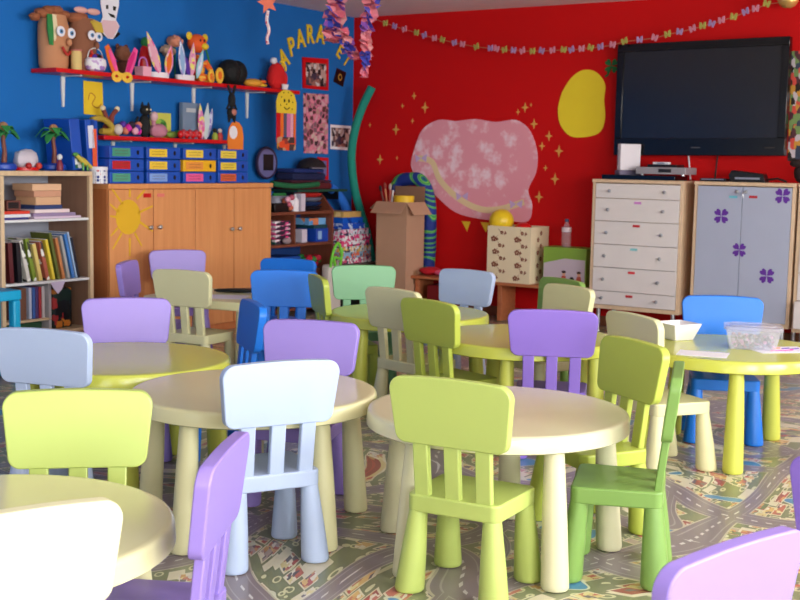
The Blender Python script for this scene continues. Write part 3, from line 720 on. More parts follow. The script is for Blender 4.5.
# pink basket
t = single(LW,'paper_basket','small pink paper basket with a handle, right of the eye mask','basket',on1(141,.15),.17,Z1)
b = MB(); b.lathe([(.055,0),(.06,.07)],4,M=Matrix.Rotation(PI/4,4,'Z')); b.build('basket', LPINK, t)
MB().tube(spline([(-.045,0,.07),(-.03,0,.12),(.0,0,.135),(.03,0,.12),(.045,0,.07)],4),.006,6).build('handle', mat('pink_violet',(200,110,190),.7), t)
# rabbit ear head bands
def leafshape(L_, w, n_=8):
    P = [(w*sin(PI*(k/n_)**.8), L_*k/n_) for k in range(n_+1)]; return [(x,z) for x,z in P]+[(-x,z) for x,z in P[::-1][1:-1]]
def headband(px, label, specs, extra=None):
    t = single(LW,'rabbit_ear_headband',label,'headband',on1(px,.18),.17,Z1,'rabbit ear headbands')
    MB().lathe([(.085,0),(.088,.04),(.082,.04),(.08,0)],28,M=Matrix.Scale(.6,4,(0,1,0))).build('band', PAPER, t)
    for x, L_, w, ang, m1, m2 in specs:
        M = Matrix.Translation((x,-.045,.02))@Matrix.Rotation(ang,4,'Y')
        o = MB().prism(leafshape(L_,w),.0,.006,M=M).build('ear', m1, t); MB().prism([(a*.62,z*.8+L_*.08) for a,z in leafshape(L_,w)],-.002,-.0002,M=M).build('ear_lining', m2, o)
FL = patch('flower_print',[(235,160,190),(240,230,120),(230,110,160),(240,200,210),(225,140,190)],34,.7)
FL2 = patch('lavender_print',[(215,220,245),(170,160,220),(240,240,250),(190,205,240)],30,.7)
headband(160,'paper ears headband in pink flower print with an orange spot, upper shelf',[(-.03,.32,.042,-.42,FL,LPINK),(.04,.22,.04,.18,FL,ORANGE)])
headband(186,'paper ears headband in pale blue and violet, upper shelf',[(-.06,.27,.035,-.12,FL2,LBLUE),(.02,.26,.035,.1,LPINK,FL),(.0,.15,.025,-.2,PURPLE,PURPLE),(.08,.23,.03,.3,mat('mint_paper',(150,210,210),.7),FL2)])
# red and green bird on the left headband, feather puffs behind
t = single(LW,'felt_parrot','small red and green felt bird behind the pink paper ears','soft toy',on1(146,.1),.09,Z1)
MB().ball((0,0,.12),(.05,.04,.12),0,16).build('body', RED, t); MB().ball((.01,0,.25),(.042,.036,.04),0,14).build('head', GREEN, t)
MB().ball((.03,-.03,.215),(.03,.02,.025),0,12).build('beak', YEL, t)
for px, z, c, nm in ((170,.215,(206,170,140),'pale tan pompom flower on a stick, lower of the two'),(177,.29,(216,140,110),'salmon pompom flower on a stick, higher of the two')):
    t = single(LW,'pompom_flower',nm+' behind the headbands','flower',on1(px,.08),.06,Z1,'pompom flowers')
    MB().tube([(0,0,0),(0,0,z-.02)],.005,8).build('stem', GREEN, t); MB().ball((0,0,z),(.06,.05,.042),0,14,jit=.2,rnd=R).build('pompom', mat('pom_%d' % c[1],c,.9,bump=.6), t)
# orange striped plush
t = single(LW,'striped_plush','orange plush animal with yellow ears sitting behind the headbands','soft toy',on1(199,.13),.11,Z1)
STR = patch('orange_stripes',[(235,120,40),(230,90,30),(240,180,70)],10,.8,noise=True,sc=(1,1,6))
MB().ball((0,0,.1),(.065,.055,.11),0,20).build('body', STR, t)
hd = MB().ball((-.02,-.02,.285),(.085,.06,.07),0,20).build('head', mat('orange_fur',(232,92,34),.8), t)
for sx in (-1,1): MB().ball((-.02+sx*.085,-.02,.335),(.03,.015,.03),0,12).build('ear', YEL, hd)
MB().ball((.005,-.075,.265),(.035,.025,.025),0,12).build('muzzle', YEL, hd)
for x in (-.045,-.005): MB().ball((x,-.078,.305),(.008,.005,.01),0,8).build('eye', BLACK, hd)
MB().tube([(-.05,-.03,.16),(-.10,-.06,.11),(-.13,-.08,.06)],[.024,.02,.022],12).build('arm', RED, t); MB().tube([(.05,-.03,.16),(.08,-.06,.1),(.085,-.07,.05)],[.024,.02,.022],12).build('arm', STR, t)
for sx in (-1,1): MB().tube([(sx*.035,-.05,.035),(sx*.06,-.11,.03)],[.032,.028],12).build('leg', STR, t)
MB().tube(spline([(.05,0,.32),(.09,-.02,.22),(.11,-.04,.1),(.13,-.06,.02)],5),.007,8).build('cord', GREEN, t)
# yellow fans
for px, s_, nm in ((210,.8,'smaller yellow paper disc leaning on the upper shelf'),(218.5,1.0,'larger yellow paper disc leaning against the black wig')):
    t = single(LW,'paper_disc',nm,'paper craft',on1(px,.2),.21,Z1+.06*s_,'yellow paper discs')
    MB().prism(ell(.042*s_,.06*s_,20),-.005,.005).build('disc', YM, t); MB().prism(ell(.02*s_,.03*s_,16),-.009,-.0055).build('centre', ORANGE, t)
# black wig
t = single(LW,'curly_wig','round black curly wig on the upper shelf','wig',on1(232.5),.13,Z1)
WG = mat('black_wig',(8,8,10),.75,bump=1,bscale=40)
b = MB(); b.ball((-.035,0,.10),(.095,.09,.10),0,24,jit=.02,rnd=R); b.ball((.04,0,.098),(.09,.09,.098),0,24,jit=.02,rnd=R); b.build('hair', WG, t)
# yellow car hat
t = single(LW,'toy_crocodile','flat yellow and orange toy animal with open mouth, between wig and red bird','soft toy',on1(254.5,.15),.15,Z1)
t.scale = (.85,1,1)
MB().ball((-.02,0,.035),(.12,.06,.035),0,20).build('body', mat('yellow_orange',(226,160,50),.7), t)
MB().ball((.08,-.02,.022),(.06,.035,.014),0,14).build('lower_jaw', YEL, t); MB().ball((.075,-.02,.05),(.06,.035,.014),0,14).build('upper_jaw', ORANGE, t); MB().ball((.03,-.04,.066),(.012,.01,.012),0,10).build('eye', BLACK, t)
# red bird with white tuft
t = single(LW,'red_plush_bird','red plush bird with white tuft at the right end of the upper shelf','soft toy',on1(276.5,.13),.13,Z1)
t.scale = (.92,.92,.9)
MB().ball((0,0,.12),(.095,.07,.125),0,20).build('body', mat('red_plush',(214,24,28),.85,bump=.4), t); MB().ball((-.05,-.01,.255),(.035,.03,.03),0,14,jit=.1,rnd=R).build('tuft', PAPER, t)
MB().tube(spline([(.01,-.03,.25),(.04,-.05,.24),(.055,-.06,.2),(.05,-.06,.17)],4),[.01]*13,10).build('beak', YEL, t)
MB().prism([(-.02,.05),(.06,.05),(.04,-.01),(.0,-.03)],-.09,-.075).build('bib', PAPER, t)
for sx in (-1,1): MB().ball((sx*.085,-.01,.1),(.025,.045,.07),0,14).build('wing', mat('red_plush',(214,24,28),.85), t)

# ---- lower shelf toys
t = single(LW,'felt_antlers','brown felt antlers with cream tips at the left end of the lower shelf','toy',on2(110,.1),.09,Z2)
MB().ball((0,0,.05),(.05,.04,.05),0,14).build('head', mat('antler_brown',(130,60,50),.85), t)
for sx in (-1,1): o = MB().tube(spline([(sx*.015,0,.08),(sx*.03,0,.14),(sx*.06+.01,0,.18)],4),[.02]*4+[.016]*5,10).build('antler', mat('antler_brown',(130,60,50),.85), t); MB().ball((sx*.066+.012,0,.19),(.022,.016,.02),0,10).build('tip', CREAM, o)
t = single(LW,'plush_snake','olive and white plush snake lying over the left end of the lower shelf','soft toy',on2(108,.2),.18,Z2)
MB().tube(spline([(-.13,0,.10),(-.06,-.01,.115),(.01,-.01,.09),(.05,-.01,.05),(.02,0,.03),(-.03,.01,.03),(.06,.02,.022),(.1,-.02,.02)],5),.021,10).build('body', mat('olive_snake',(178,150,50),.7), t)
MB().ball((.085,-.03,.045),(.035,.03,.038),0,14).build('head', mat('snake_head_white',(214,200,190),.7), t)
t = single(LW,'yarn_crown','magenta and dark floral wreath on the lower shelf','craft',on2(130,.15),.15,Z2)
b = MB()
for k in range(16): a = 2*PI*k/16; b.ball((.065*cos(a),.05*sin(a),.04+.02*(k%3)),(.026,.026,.028),k%5,10)
b.build('flowers', [mat('magenta_yarn',(216,40,160),.8),mat('dark_yarn',(40,30,50),.8),LPINK,PURPLE,mat('yarn_orange',(220,130,100),.8)], t)
t = single(LW,'black_cat_toy','black cat toy sitting upright on the lower shelf','soft toy',on2(145.5,.15),.14,Z2)
BC_ = mat('black_felt',(16,18,20),.8,bump=.4)
MB().ball((0,0,.08),(.045,.04,.085),0,16).build('body', BC_, t); hd = MB().ball((0,-.01,.19),(.045,.036,.036),0,16).build('head', BC_, t)
for sx in (-1,1): MB().lathe([(.016,0),(.002,.035)],10,c=(sx*.03,-.01,.215)).build('ear', BC_, hd); MB().ball((sx*.018,-.045,.195),(.008,.004,.008),0,8).build('eye', CREAM, hd)
MB().tube(spline([(-.03,.0,.03),(-.07,0,.04),(-.08,0,.1),(-.06,0,.14)],4),.009,8).build('tail', BC_, t)
t = single(LW,'pink_plush','pink and grey plush creature right of the black cat toy','soft toy',on2(156,.15),.16,Z2)
MB().ball((.01,0,.05),(.08,.05,.05),0,16,jit=.08,rnd=R).build('body', mat('dusty_pink',(196,130,150),.85), t); MB().ball((-.04,-.01,.15),(.03,.03,.035),0,14).build('head', mat('pale_rose',(220,180,185),.8), t); MB().tube([(-.03,0,.09),(-.04,0,.13)],.016,8).build('neck', mat('dusty_pink',(196,130,150),.85), t)
ob = MB().box(-.105,.105,-.004,.004,0,.185,0).prism(ell(.06,.05,20,0,.09),-.006,-.0045,1).build('drawing_card', [mat('card_lime',(205,206,90),.7),patch('scribble',[(60,120,50),(150,190,80),(90,160,70)],24,.7)], None, loc=wloc(LW,on2(161.5,.04),.03,Z2), rz=LW.th)
tag(ob,'lime yellow card with a green drawing, standing at the back of the lower shelf','card')
t = single(LW,'toy_frog','small green toy frog lying on the lower shelf before the grey-blue album','toy',on2(173,.12),.11,Z2)
MB().ball((0,0,.028),(.06,.03,.024),0,16).build('body', mat('frog_green',(140,170,70),.7), t)
for x in (.03,.05): MB().ball((x,-.015,.05),(.011,.011,.011),0,10).build('eye', GREEN, t)
t = single(LW,'photo_album','grey-blue album standing upright on the lower shelf','album',on2(190,.08),.07,Z2)
MB().box(-.085,.085,-.02,.02,0,.27).build('cover', mat('grey_blue_cover',(120,140,165),.5), t, bevel=.003); MB().prism(rrect(.1,.03,.003,cx=-.0,cz=.215),-.0225,-.0205).build('title_strip', mat('pale_strip',(190,195,200)), t)
t = single(LW,'red_flower_row','low row of red paper flowers before the grey-blue album','craft',on2(190,.21),.21,Z2)
b = MB()
for k in range(7): b.ball((-.10+.033*k,0,.03+.01*(k%2)),(.022,.02,.03),k%2,10)
b.build('flowers', [RED,mat('rose_red',(190,60,70),.7)], t)
t = single(LW,'butterfly_card','tall pink and white paper butterfly wings on the lower shelf','craft',on2(205,.13),.12,Z2)
for x, L_, w, a, m_ in ((-.04,.27,.035,-.1,FL),(.03,.28,.035,.12,mat('pale_mint_paper',(210,225,225),.7)),(.06,.25,.03,.3,FL2)):
    MB().prism(leafshape(L_,w),0,.006,M=Matrix.Translation((x*.6,x*.2,.0))@Matrix.Rotation(a,4,'Y')).build('wing', m_, t)
for px, c, c2, nm in ((213,(150,170,60),(25,25,25),'yellow-green and black'),(218,(200,60,60),(220,200,190),'red and cream')):
    t = single(LW,'small_figurine','tiny '+nm+' figurine near the right end of the lower shelf','figurine',on2(px,.15),.17,Z2,'tiny figurines on the lower shelf')
    MB().lathe([(.022,0),(.024,.03),(.014,.055)],12).build('body', mat('fig_%d' % c[0],c,.6), t); MB().ball((0,0,.07),(.018,.018,.018),0,10).build('head', mat('figh_%d' % c2[0],c2,.6), t)
t = single(LW,'orange_ghost_craft','orange rounded paper craft with white oval at the right end of the lower shelf','paper craft',on2(235,.255),.26,Z2-.09)
MB().prism([(-.085,0),(.085,0),(.09,.12),(.075,.19),(.04,.225),(0,.235),(-.04,.225),(-.075,.18),(-.09,.1)],-.003,.004).build('body', mat('orange_card',(238,130,40),.65), t); MB().prism(ell(.045,.05,20,-.03,.15),-.0065,-.0035).build('face', PAPER, t)

# black bat-like doll hanging upside down
t = single(LW,'hanging_doll','black doll hanging upside down from the upper shelf edge','soft toy',wl(LW,.26,231,85)[0],.268,1.80)
MB().ball((0,0,-.09),(.036,.03,.07),0,14).build('body', BC_, t); hd = MB().ball((0,0,-.2),(.05,.035,.05),0,16).build('head', BC_, t)
MB().ball((0,-.025,-.195),(.03,.018,.03),0,12).build('face', mat('doll_skin',(190,120,105),.7), hd)
for sx in (-1,1):
    MB().tube([(sx*.018,0,-.03),(sx*.045,0,.04)],[.012,.01],8).build('leg', BC_, t); MB().tube([(sx*.03,0,-.12),(sx*.06,0,-.17)],[.011,.010],8).build('arm', BC_, t)
    MB().prism([(sx*.01,-.235),(sx*.045,-.225),(sx*.035,-.285)],-.01,.01).build('ear', BC_, hd)

t.scale = (.9,.9,.86)
# ---- flat things on the left wall
def sheet(w, name, label, cat, pts, mats, out=.003, th=.003, group=None, extra=()):
    """a thin paper on the wall, outline given in picture points but laid out on the wall plane"""
    P = [wl(w,out+th,*p) for p in pts]; u = sum(p[0] for p in P)/len(P); z = sum(p[1] for p in P)/len(P)
    b = MB().prism([(a-u,c-z) for a,c in P],-th,0)
    o = b.build(name, mats, None, loc=wloc(w,u,out,z), rz=w.th); tag(o,label,cat,group); return o, u, z
def local(w, out, u, z, pts): return [(a-u,c-z) for a,c in (wl(w,out,*p) for p in pts)]
o,u,z = sheet(LW,'yellow_drawing','yellow sheet with a brown pencil drawing pinned under the upper shelf','drawing',[(83.5,80.5),(102.5,82.5),(103.5,116),(84,114)], YEL)
b = MB(); b.tube([(a,-.0042,c) for a,c in spline([Vector(q) for q in local(LW,.005,u,z,[(88,100),(90,93),(95,97),(92,104),(97,108),(101,104)])],5)],.004,5); b.build('pencil_drawing', mat('pencil_brown',(190,130,40),.7), o)
# hanging cow face
o,u,z = sheet(LW,'cow_picture','white paper cow face with black spots at the top of the blue wall','picture',[(100,-14),(119,-14),(119,5),(116,20),(119.5,26),(117,33),(113,39),(108,38.5),(102,32),(99.5,25),(103,17),(101,5)], PAPER, out=.01)
for q in ([(106,5),(108,5),(108,9),(106,9)],[(113,6),(116,7),(115,11),(113,10)],[(108,13),(114,15),(115,18),(111,17)],[(103,-8),(108,-8),(107,-3),(103,-4)]): MB().prism(local(LW,.014,u,z,q),-.0075,-.0036).build('black_spot', BLACK, o)
b = MB(); b.prism(local(LW,.014,u,z,[(103,29),(107,37),(104,36),(98,32)]),.0002,.003); b.prism(local(LW,.014,u,z,[(113,37),(118,31),(121,34),(115,39)]),.0002,.003); b.build('collar', BLACK, o)
MB().prism(local(LW,.014,u,z,[(103,20),(116,21),(119,27),(116,32),(113,38),(108,38),(103,31),(100,25)]),-.0055,-.0035).build('muzzle', mat('cow_pink',(228,190,195),.7), o)
# yellow cut-out letters
def letter(ch, px, py, hpx, ang):
    u, z = wl(LW,.008,px,py); h = hgt(LW,.008,px,py+hpx/2,py-hpx/2)
    cu = bpy.data.curves.new('letter','FONT'); cu.body = ch; cu.size = 1; cu.extrude = .02; cu.offset = .022; cu.align_x = 'CENTER'
    ob = bpy.data.objects.new('tmp',cu); COL.objects.link(ob); bpy.context.view_layer.update()
    me = bpy.data.meshes.new_from_object(ob.evaluated_get(bpy.context.evaluated_depsgraph_get())); bpy.data.objects.remove(ob)
    zs = [v.co.y for v in me.vertices]; H_ = max(zs)-min(zs); k = h/H_
    me.transform(Matrix.Rotation(ang,4,'Y')@Matrix.Rotation(PI/2,4,'X')@Matrix.Scale(k,4)@Matrix.Scale(.78,4,(1,0,0))@Matrix.Translation((0,-(max(zs)+min(zs))/2,0)))
    me.name = 'paper_letter'; me.materials.clear(); me.materials.append(YEL); o = bpy.data.objects.new('paper_letter',me); COL.objects.link(o); o.location = wloc(LW,u,.008,z); o.rotation_euler.z = LW.th
    return o
for ch, px, py, hp, a, nm in (('I',276,63.5,9,-.5,'yellow paper letter starting the arch, half behind the red bird'),('A',283.5,58,19,-.5,'yellow paper letter A, leftmost and lowest A of the arch'),('P',291.5,46.5,19,-.36,'yellow paper letter P in the arch'),
    ('A',300.5,38.5,19,-.22,'yellow paper letter A between the P and the R'),('R',310,34,19,-.08,'yellow paper letter R in the arch'),('A',320.5,34,19,.06,'yellow paper letter A just left of the crepe garland'),('E',340,51,15,.6,'yellow paper letter E under the crepe garland'),('I',346.5,61,12,.75,'yellow paper letter at the lower right end of the arch')):
    tag(letter(ch,px,py,hp,a),nm,'letter','yellow cut-out letters on the blue wall')
# pictures
COLL = patch('photo_collage',[(60,44,50),(214,170,180),(190,150,140),(96,60,60),(226,140,160),(130,100,110),(210,190,180)],22,.5,edge=(214,120,150),ew=.06)
COLL2 = patch('photo_collage_b',[(40,34,40),(190,160,150),(110,80,80),(210,200,200),(70,60,80),(160,110,100)],26,.5)
o,u,z = sheet(LW,'framed_photo','group photo in a red frame under the yellow letters','picture',[(303,57),(328.5,59),(328.5,90.5),(303.5,88)], REDS, th=.012)
MB().prism(local(LW,.015,u,z,[(305.5,62),(326,64),(326,87),(306,85)]),-.0145,-.0125).build('photo', COLL2, o)
o,u,z = sheet(LW,'photo_collage_poster','tall pink poster covered with small photos','poster',[(303.5,93),(328.5,94.5),(328,154),(304,153)], COLL)
o,u,z = sheet(LW,'white_bordered_photo','white bordered photo right of the tall pink photo poster','picture',[(330.5,124.5),(351,126),(350.5,150.5),(330.5,149)], PAPER)
MB().prism(local(LW,.006,u,z,[(331.5,127.5),(350,128.5),(349.5,147.5),(331.5,146.5)]),-.0048,-.0032).build('photo', COLL2, o)
o,u,z = sheet(LW,'black_diamond_card','black square card tilted on the blue wall beside the corner','card',[(337,68),(346.5,72.5),(343,87),(333.5,81.5)], BLACK)
MB().prism([(a,c) for a,c in ell(.028,.03,20)],-.0048,-.0032).build('gold_ring', mat('gold_paint',(190,150,60),.5), o); MB().prism(ell(.018,.02,20),-.0062,-.005).build('black_centre', BLACK, o)
o,u,z = sheet(LW,'small_framed_picture','small picture in a red frame behind the dark cap','picture',[(318,157),(328.5,158),(328.5,180),(318,179)], REDS, th=.01)
MB().prism(local(LW,.013,u,z,[(320.5,160.5),(326.5,161),(326.5,176),(320.5,175)]),-.0125,-.0105).build('photo', mat('bluish_photo',(110,110,170),.5), o)
# smiling yellow face with streamers
FC = mat('smile_yellow',(236,206,50),.65)
t = single(LW,'smiling_face_craft','yellow smiling paper face with red, orange and pink strips below it','paper craft',wl(LW,.262,286,110)[0],.262,wl(LW,.262,286,102)[1])
t.scale = (.95,1,.9)
k = hgt(LW,.03,286,112,92)/20
MB().prism([(-.13,-.10),(.13,-.10),(.135,0),(.105,.07),(.04,.105),(-.04,.105),(-.105,.07),(-.135,0)],-.006,0).build('face', FC, t)
b = MB()
for x in (-.03,.03): b.prism(ell(.009,.016,12,x,.01),-.0085,-.0065)
b.tube([(x,-.0085,z_) for x,z_ in spline([Vector(q) for q in ((-.035,-.045),(-.015,-.062),(.015,-.062),(.035,-.045))],4)],.0035,6); b.ball((0,-.007,-.02),(.006,.004,.006)); 
for x, z_ in ((-.07,.04),(.06,.06),(-.08,-.03),(.08,.0),(-.04,.08),(.075,-.06),(.02,.085)): b.prism(ell(.005,.007,8,x,z_),-.0085,-.0065)
b.build('face_features', BLACK, t)
for x, w_, L_, m_ in ((-.105,.05,.26,RED),(-.055,.04,.28,ORANGE),(-.012,.035,.2,mat('grey_strip',(90,90,110),.7)),(.032,.045,.26,mat('strip_pink',(220,120,170),.7)),(.076,.035,.28,LPINK),(.115,.03,.32,ORANGE)):
    MB().box(x-w_/2,x+w_/2,-.004,-.001,-.1-L_,-.1005).build('paper_strip', m_, t)
MB().prism(rrect(.25,.12,.03,cx=-.0,cz=-.37),-.009,-.0042).build('lower_picture', patch('lower_print',[(226,80,40),(200,140,60),(160,60,50),(190,150,120),(80,60,60)],14,.7), t)

# round wall clock-like mirror
t = single(LW,'round_mirror','round dark-rimmed disc with a black square on the blue wall right of the binders','mirror',wl(LW,.05,265.5,163)[0],.05,wl(LW,.05,265.5,163)[1])
M = Matrix.Rotation(PI/2,4,'X')
MB().lathe([(.13,0),(.134,.01),(.13,.022),(.115,.022),(.113,.016)],40,M=M).build('rim', mat('dark_violet_rim',(48,40,70),.35), t); MB().lathe([(.114,.0165),(.114,.0185)],40,M=M).build('disc', mat('grey_violet_disc',(110,110,160),.3), t)
MB().box(-.05,.075,-.022,-.019,-.06,.07).build('square', BLACK, t)

# ------------------------------------------------------------------ brown shelf unit, games and foam noodles by the corner
ua, ub = ou(-1.69), ou(-.815); um = (ua+ub)/2; w = ub-ua
t = wthing(LW,'brown_shelf_unit','red-brown open shelf unit between the wooden cupboard and the board games','shelf unit',um,.19,0)
for x, h in ((-w/2+.012,.90),(w/2-.012,.0)):
    if h: MB().box(x-.012,x+.012,-.17,.17,.002,h).build('side_panel', walnut, t)
    else:
        b = MB(); P = [(-.17,.002),(.17,.002),(.17,1.04),(.05,1.04),(-.06,.99),(-.14,.90),(-.17,.87)]; n_ = len(P)
        b.add([(x-.012,y,z) for y,z in P]+[(x+.012,y,z) for y,z in P],[tuple(range(n_-1,-1,-1)),tuple(range(n_,2*n_))]+[(i,(i+1)%n_,(i+1)%n_+n_,i+n_) for i in range(n_)]); b.build('side_panel', walnut, t)
for z in (.865,.605): MB().box(-w/2+.025,w/2-.025,-.17,.165,z-.022,z).build('shelf', walnut, t)
MB().box(-w/2+.025,w/2-.025,-.165,.165,.06,.08).build('shelf', walnut, t)
MB().box(-.085,-.068,-.165,.16,.6055,.8425).build('divider', walnut, t)
MB().box(-w/2+.025,w/2-.025,.166,.169,.06,.86).build('back_panel', mat('blue_back',(20,60,125),.6), t)
TOPZ, MIDZ = .8655, .6055
def sw(name, label, cat, px, out, z, g=None): return single(LW,name,label,cat,wl(LW,out,px,215)[0],out,z,g)
# upper dark board with folded cloths
t = sw('wall_shelf','dark narrow shelf board holding the folded blue and red cloths','shelf',298,.002,1.04); MB().box(-.36,.33,-.28,-.002,-.02,0).build('board', mat('dark_green_mat',(20,66,50),.7), t); MB().box(-.33,-.31,-.2,-.002,-.09,-.0205).build('bracket',BLACK,t); MB().box(.29,.31,-.2,-.002,-.09,-.0205).build('bracket',BLACK,t)
MR = sw('folded_cloth','dark red folded cloth, lower one under the navy cloth','cloth',302,.15,1.0405,'folded cloths'); MB().box(-.27,.29,-.1,.1,0,.055).build('cloth', MAROON, MR, bevel=.02, seg=3); MB().box(-.26,.28,-.1,.1,.057,.075).build('cloth_fold', mat('dark_rose_cloth',(70,20,40),.85), MR, bevel=.008)
NV = sw('folded_cloth','navy blue folded cloth on top of the dark red one','cloth',297,.15,1.1160,'folded cloths'); MB().box(-.17,.27,-.1,.1,0,.06).build('cloth', NAVY, NV, bevel=.02, seg=3); MB().box(-.16,.24,-.1,.1,.062,.095).build('cloth_fold', mat('deep_blue_cloth',(24,44,110),.85), NV, bevel=.012)
t = sw('peaked_hat','dark brown cap lying on top of the folded cloths','cap',311,.16,1.2115); DK = mat('dark_cap_cloth',(30,20,24),.8,bump=.2)
b = MB(); b.lathe([(.125,0),(.125,.02),(.10,.06),(.06,.085),(.012,.095)],28); b.build('crown', DK, t); MB().slab([(-.10,-.06),(-.16,-.10),(-.2,-.16),(-.1,-.18),(.02,-.15),(.06,-.10)],.0,.012).build('brim', mat('cap_brim_grey',(120,115,130),.6), t, bevel=.003)
# things on the top shelf board
t = sw('carrier_bag','grey-white carrier bag with green leaves sticking out, beside the cupboard','bag',278,.17,TOPZ); MB().slab(rrect(.22,.16,.05),0,.125).build('bag', mat('grey_bag',(150,150,165),.6,bump=.5,bscale=18), t, bevel=.02)
b = MB()
for k in range(5): b.ball((-.07+.03*k,-.02,.133),(.024,.02,.016),0,10,jit=.1,rnd=R)
b.build('leaves', GREEN, t)
t = sw('black_box','black flat box lying before the grey-white carrier bag','box',279,.31,TOPZ); MB().box(-.09,.09,-.03,.03,0,.07).build('box', BLACK, t, bevel=.004)
t = sw('toy_bundle','small bundle of orange and pink toys between bag and white bottle','toy',288,.31,TOPZ); b = MB()
for k in range(7): b.ball((.03*cos(k*2),.03*sin(k*2),.03+.014*k),(.028,.025,.024),k%4,10)
b.build('toys',[mat('toy_orange',(210,110,80),.6),LPINK,mat('toy_rose',(190,90,110),.6),PAPER],t)
t = sw('white_bottle','white squeeze bottle on the brown shelf unit','bottle',295,.31,TOPZ); MB().lathe([(.028,0),(.03,.01),(.03,.09),(.014,.112)],20).build('bottle', PAPER, t); MB().lathe([(.013,.1125),(.012,.14),(.005,.145)],14).build('cap', mat('cap_grey',(200,200,205)), t)
t = sw('white_carton','upright white carton right of the white bottle','box',300.5,.31,TOPZ); MB().box(-.026,.026,-.03,.03,0,.145).build('carton', mat('carton_lilac_white',(205,195,210),.6), t, bevel=.003)
for i, (z, c, nm) in enumerate(((0,(30,30,45),'black lowest'),(.036,(40,60,110),'navy second'),(.072,(130,130,150),'grey third'),(.108,(210,50,45),'red topmost'))):
    t = sw('plastic_bowl',nm+' bowl of the bowl stack on the brown shelf unit','bowl',308,.2,TOPZ+z,'stack of bowls'); MB().lathe([(.07,0),(.10,.012),(.118,.035),(.112,.035),(.09,.014)],28).build('bowl', mat('bowl_%d' % c[0],c,.4), t)
# middle compartment
for i, (z, c, nm) in enumerate(((.0,(40,90,80),'dark teal'),(.038,(230,60,130),'magenta'),(.076,(235,90,150),'hot pink'),(.114,(225,120,170),'rose'),(.15,(235,215,225),'pale pink'))):
    t = sw('boxed_toy',nm+' flat toy box in the left bay of the brown shelf unit','box',277.5,.21+.004*i,MIDZ+z,'flat toy boxes in the shelf bay'); MB().box(-.15+.01*(i%2),.045,-.1,.1,0,.036).build('box', patch('box_print_%d' % c[0],[c,(235,225,230),c,(60,40,60)],26,.5,sc=(1,1,2)), t, bevel=.002)
t = sw('grey_pouch','small grey pouch at the front of the left shelf bay','pouch',287,.345,MIDZ); MB().ball((0,0,.028),(.05,.026,.026),0,16).build('pouch', mat('grey_pouch',(150,130,135),.8), t)
t = sw('blue_box','bright blue box in the right bay of the brown shelf unit','box',317,.22,MIDZ); MB().box(-.14,.05,-.1,.1,0,.11).build('box', BLUE, t, bevel=.003); MB().prism(rrect(.05,.07,.004,cx=-.09,cz=.055),-.1025,-.1005).build('label', LBLUE, t)
t = sw('white_carton','small white carton left of the bright blue box','box',301,.27,MIDZ); MB().box(-.035,.035,-.04,.04,0,.11).build('carton', mat('carton_lilac_white',(205,195,210),.6), t, bevel=.003)
t = sw('teal_folder','flat dark teal folder lying on the bright blue box','folder',315,.21,MIDZ+.1105); MB().box(-.14,.05,-.1,.09,0,.03).build('folder', mat('teal_folder',(24,70,84),.5), t, bevel=.002)
t = sw('craft_paper_pack','pack of light blue and orange paper above the teal folder','paper pack',310,.2,MIDZ+.141); MB().box(-.14,.09,-.1,.09,0,.055).build('pack', patch('paper_pack',[(90,150,210),(120,180,230),(220,130,90),(40,40,70),(100,160,215)],12,.6,sc=(1,1,1)), t, bevel=.002)
t = sw('blue_crate','blue crate in the bottom left of the brown shelf unit','crate',282,.2,.0805); MB().box(-.15,.10,-.12,.12,0,.42).build('crate', mat('crate_blue',(18,70,160),.5), t, bevel=.006)
t = sw('flower_basket','basket of red flowers and green leaves at the bottom of the brown shelf unit','flowers',308,.2,.0805); MB().lathe([(.11,0),(.125,.3)],24).build('basket', walnut, t); b = MB()
for k in range(26): a = k*2.4; r_ = .024*math.sqrt(k); b.ball((r_*cos(a),r_*sin(a)*.8,.33+.06*R.random()),(.035,.03,.03),0 if k%3 else 1,8,jit=.15,rnd=R)
b.build('flowers',[mat('crimson_petals',(190,22,50),.7),GREEN],t)
x, y = onz(324,262,.42); t = thing('green_bag','white bag with bright green straps at the right end of the brown shelf unit','bag',wloc(LW,ou(-.93),.43,0),LW.th)
MB().slab(rrect(.17,.1,.03),.002,.42).build('bag', mat('bag_white',(215,205,195),.8,bump=.4,bscale=14), t, bevel=.02); GB = mat('bag_green',(120,210,60),.5)
MB().tube(spline([(-.07,-.04,.40),(-.05,-.05,.52),(.02,-.05,.60),(.07,-.05,.50),(.05,-.05,.40)],6),.012,8).build('strap', GB, t); MB().tube(spline([(-.02,-.055,.40),(-.04,-.06,.48),(.05,-.06,.47),(.07,-.055,.55)],6),.012,8).build('strap', GB, t)
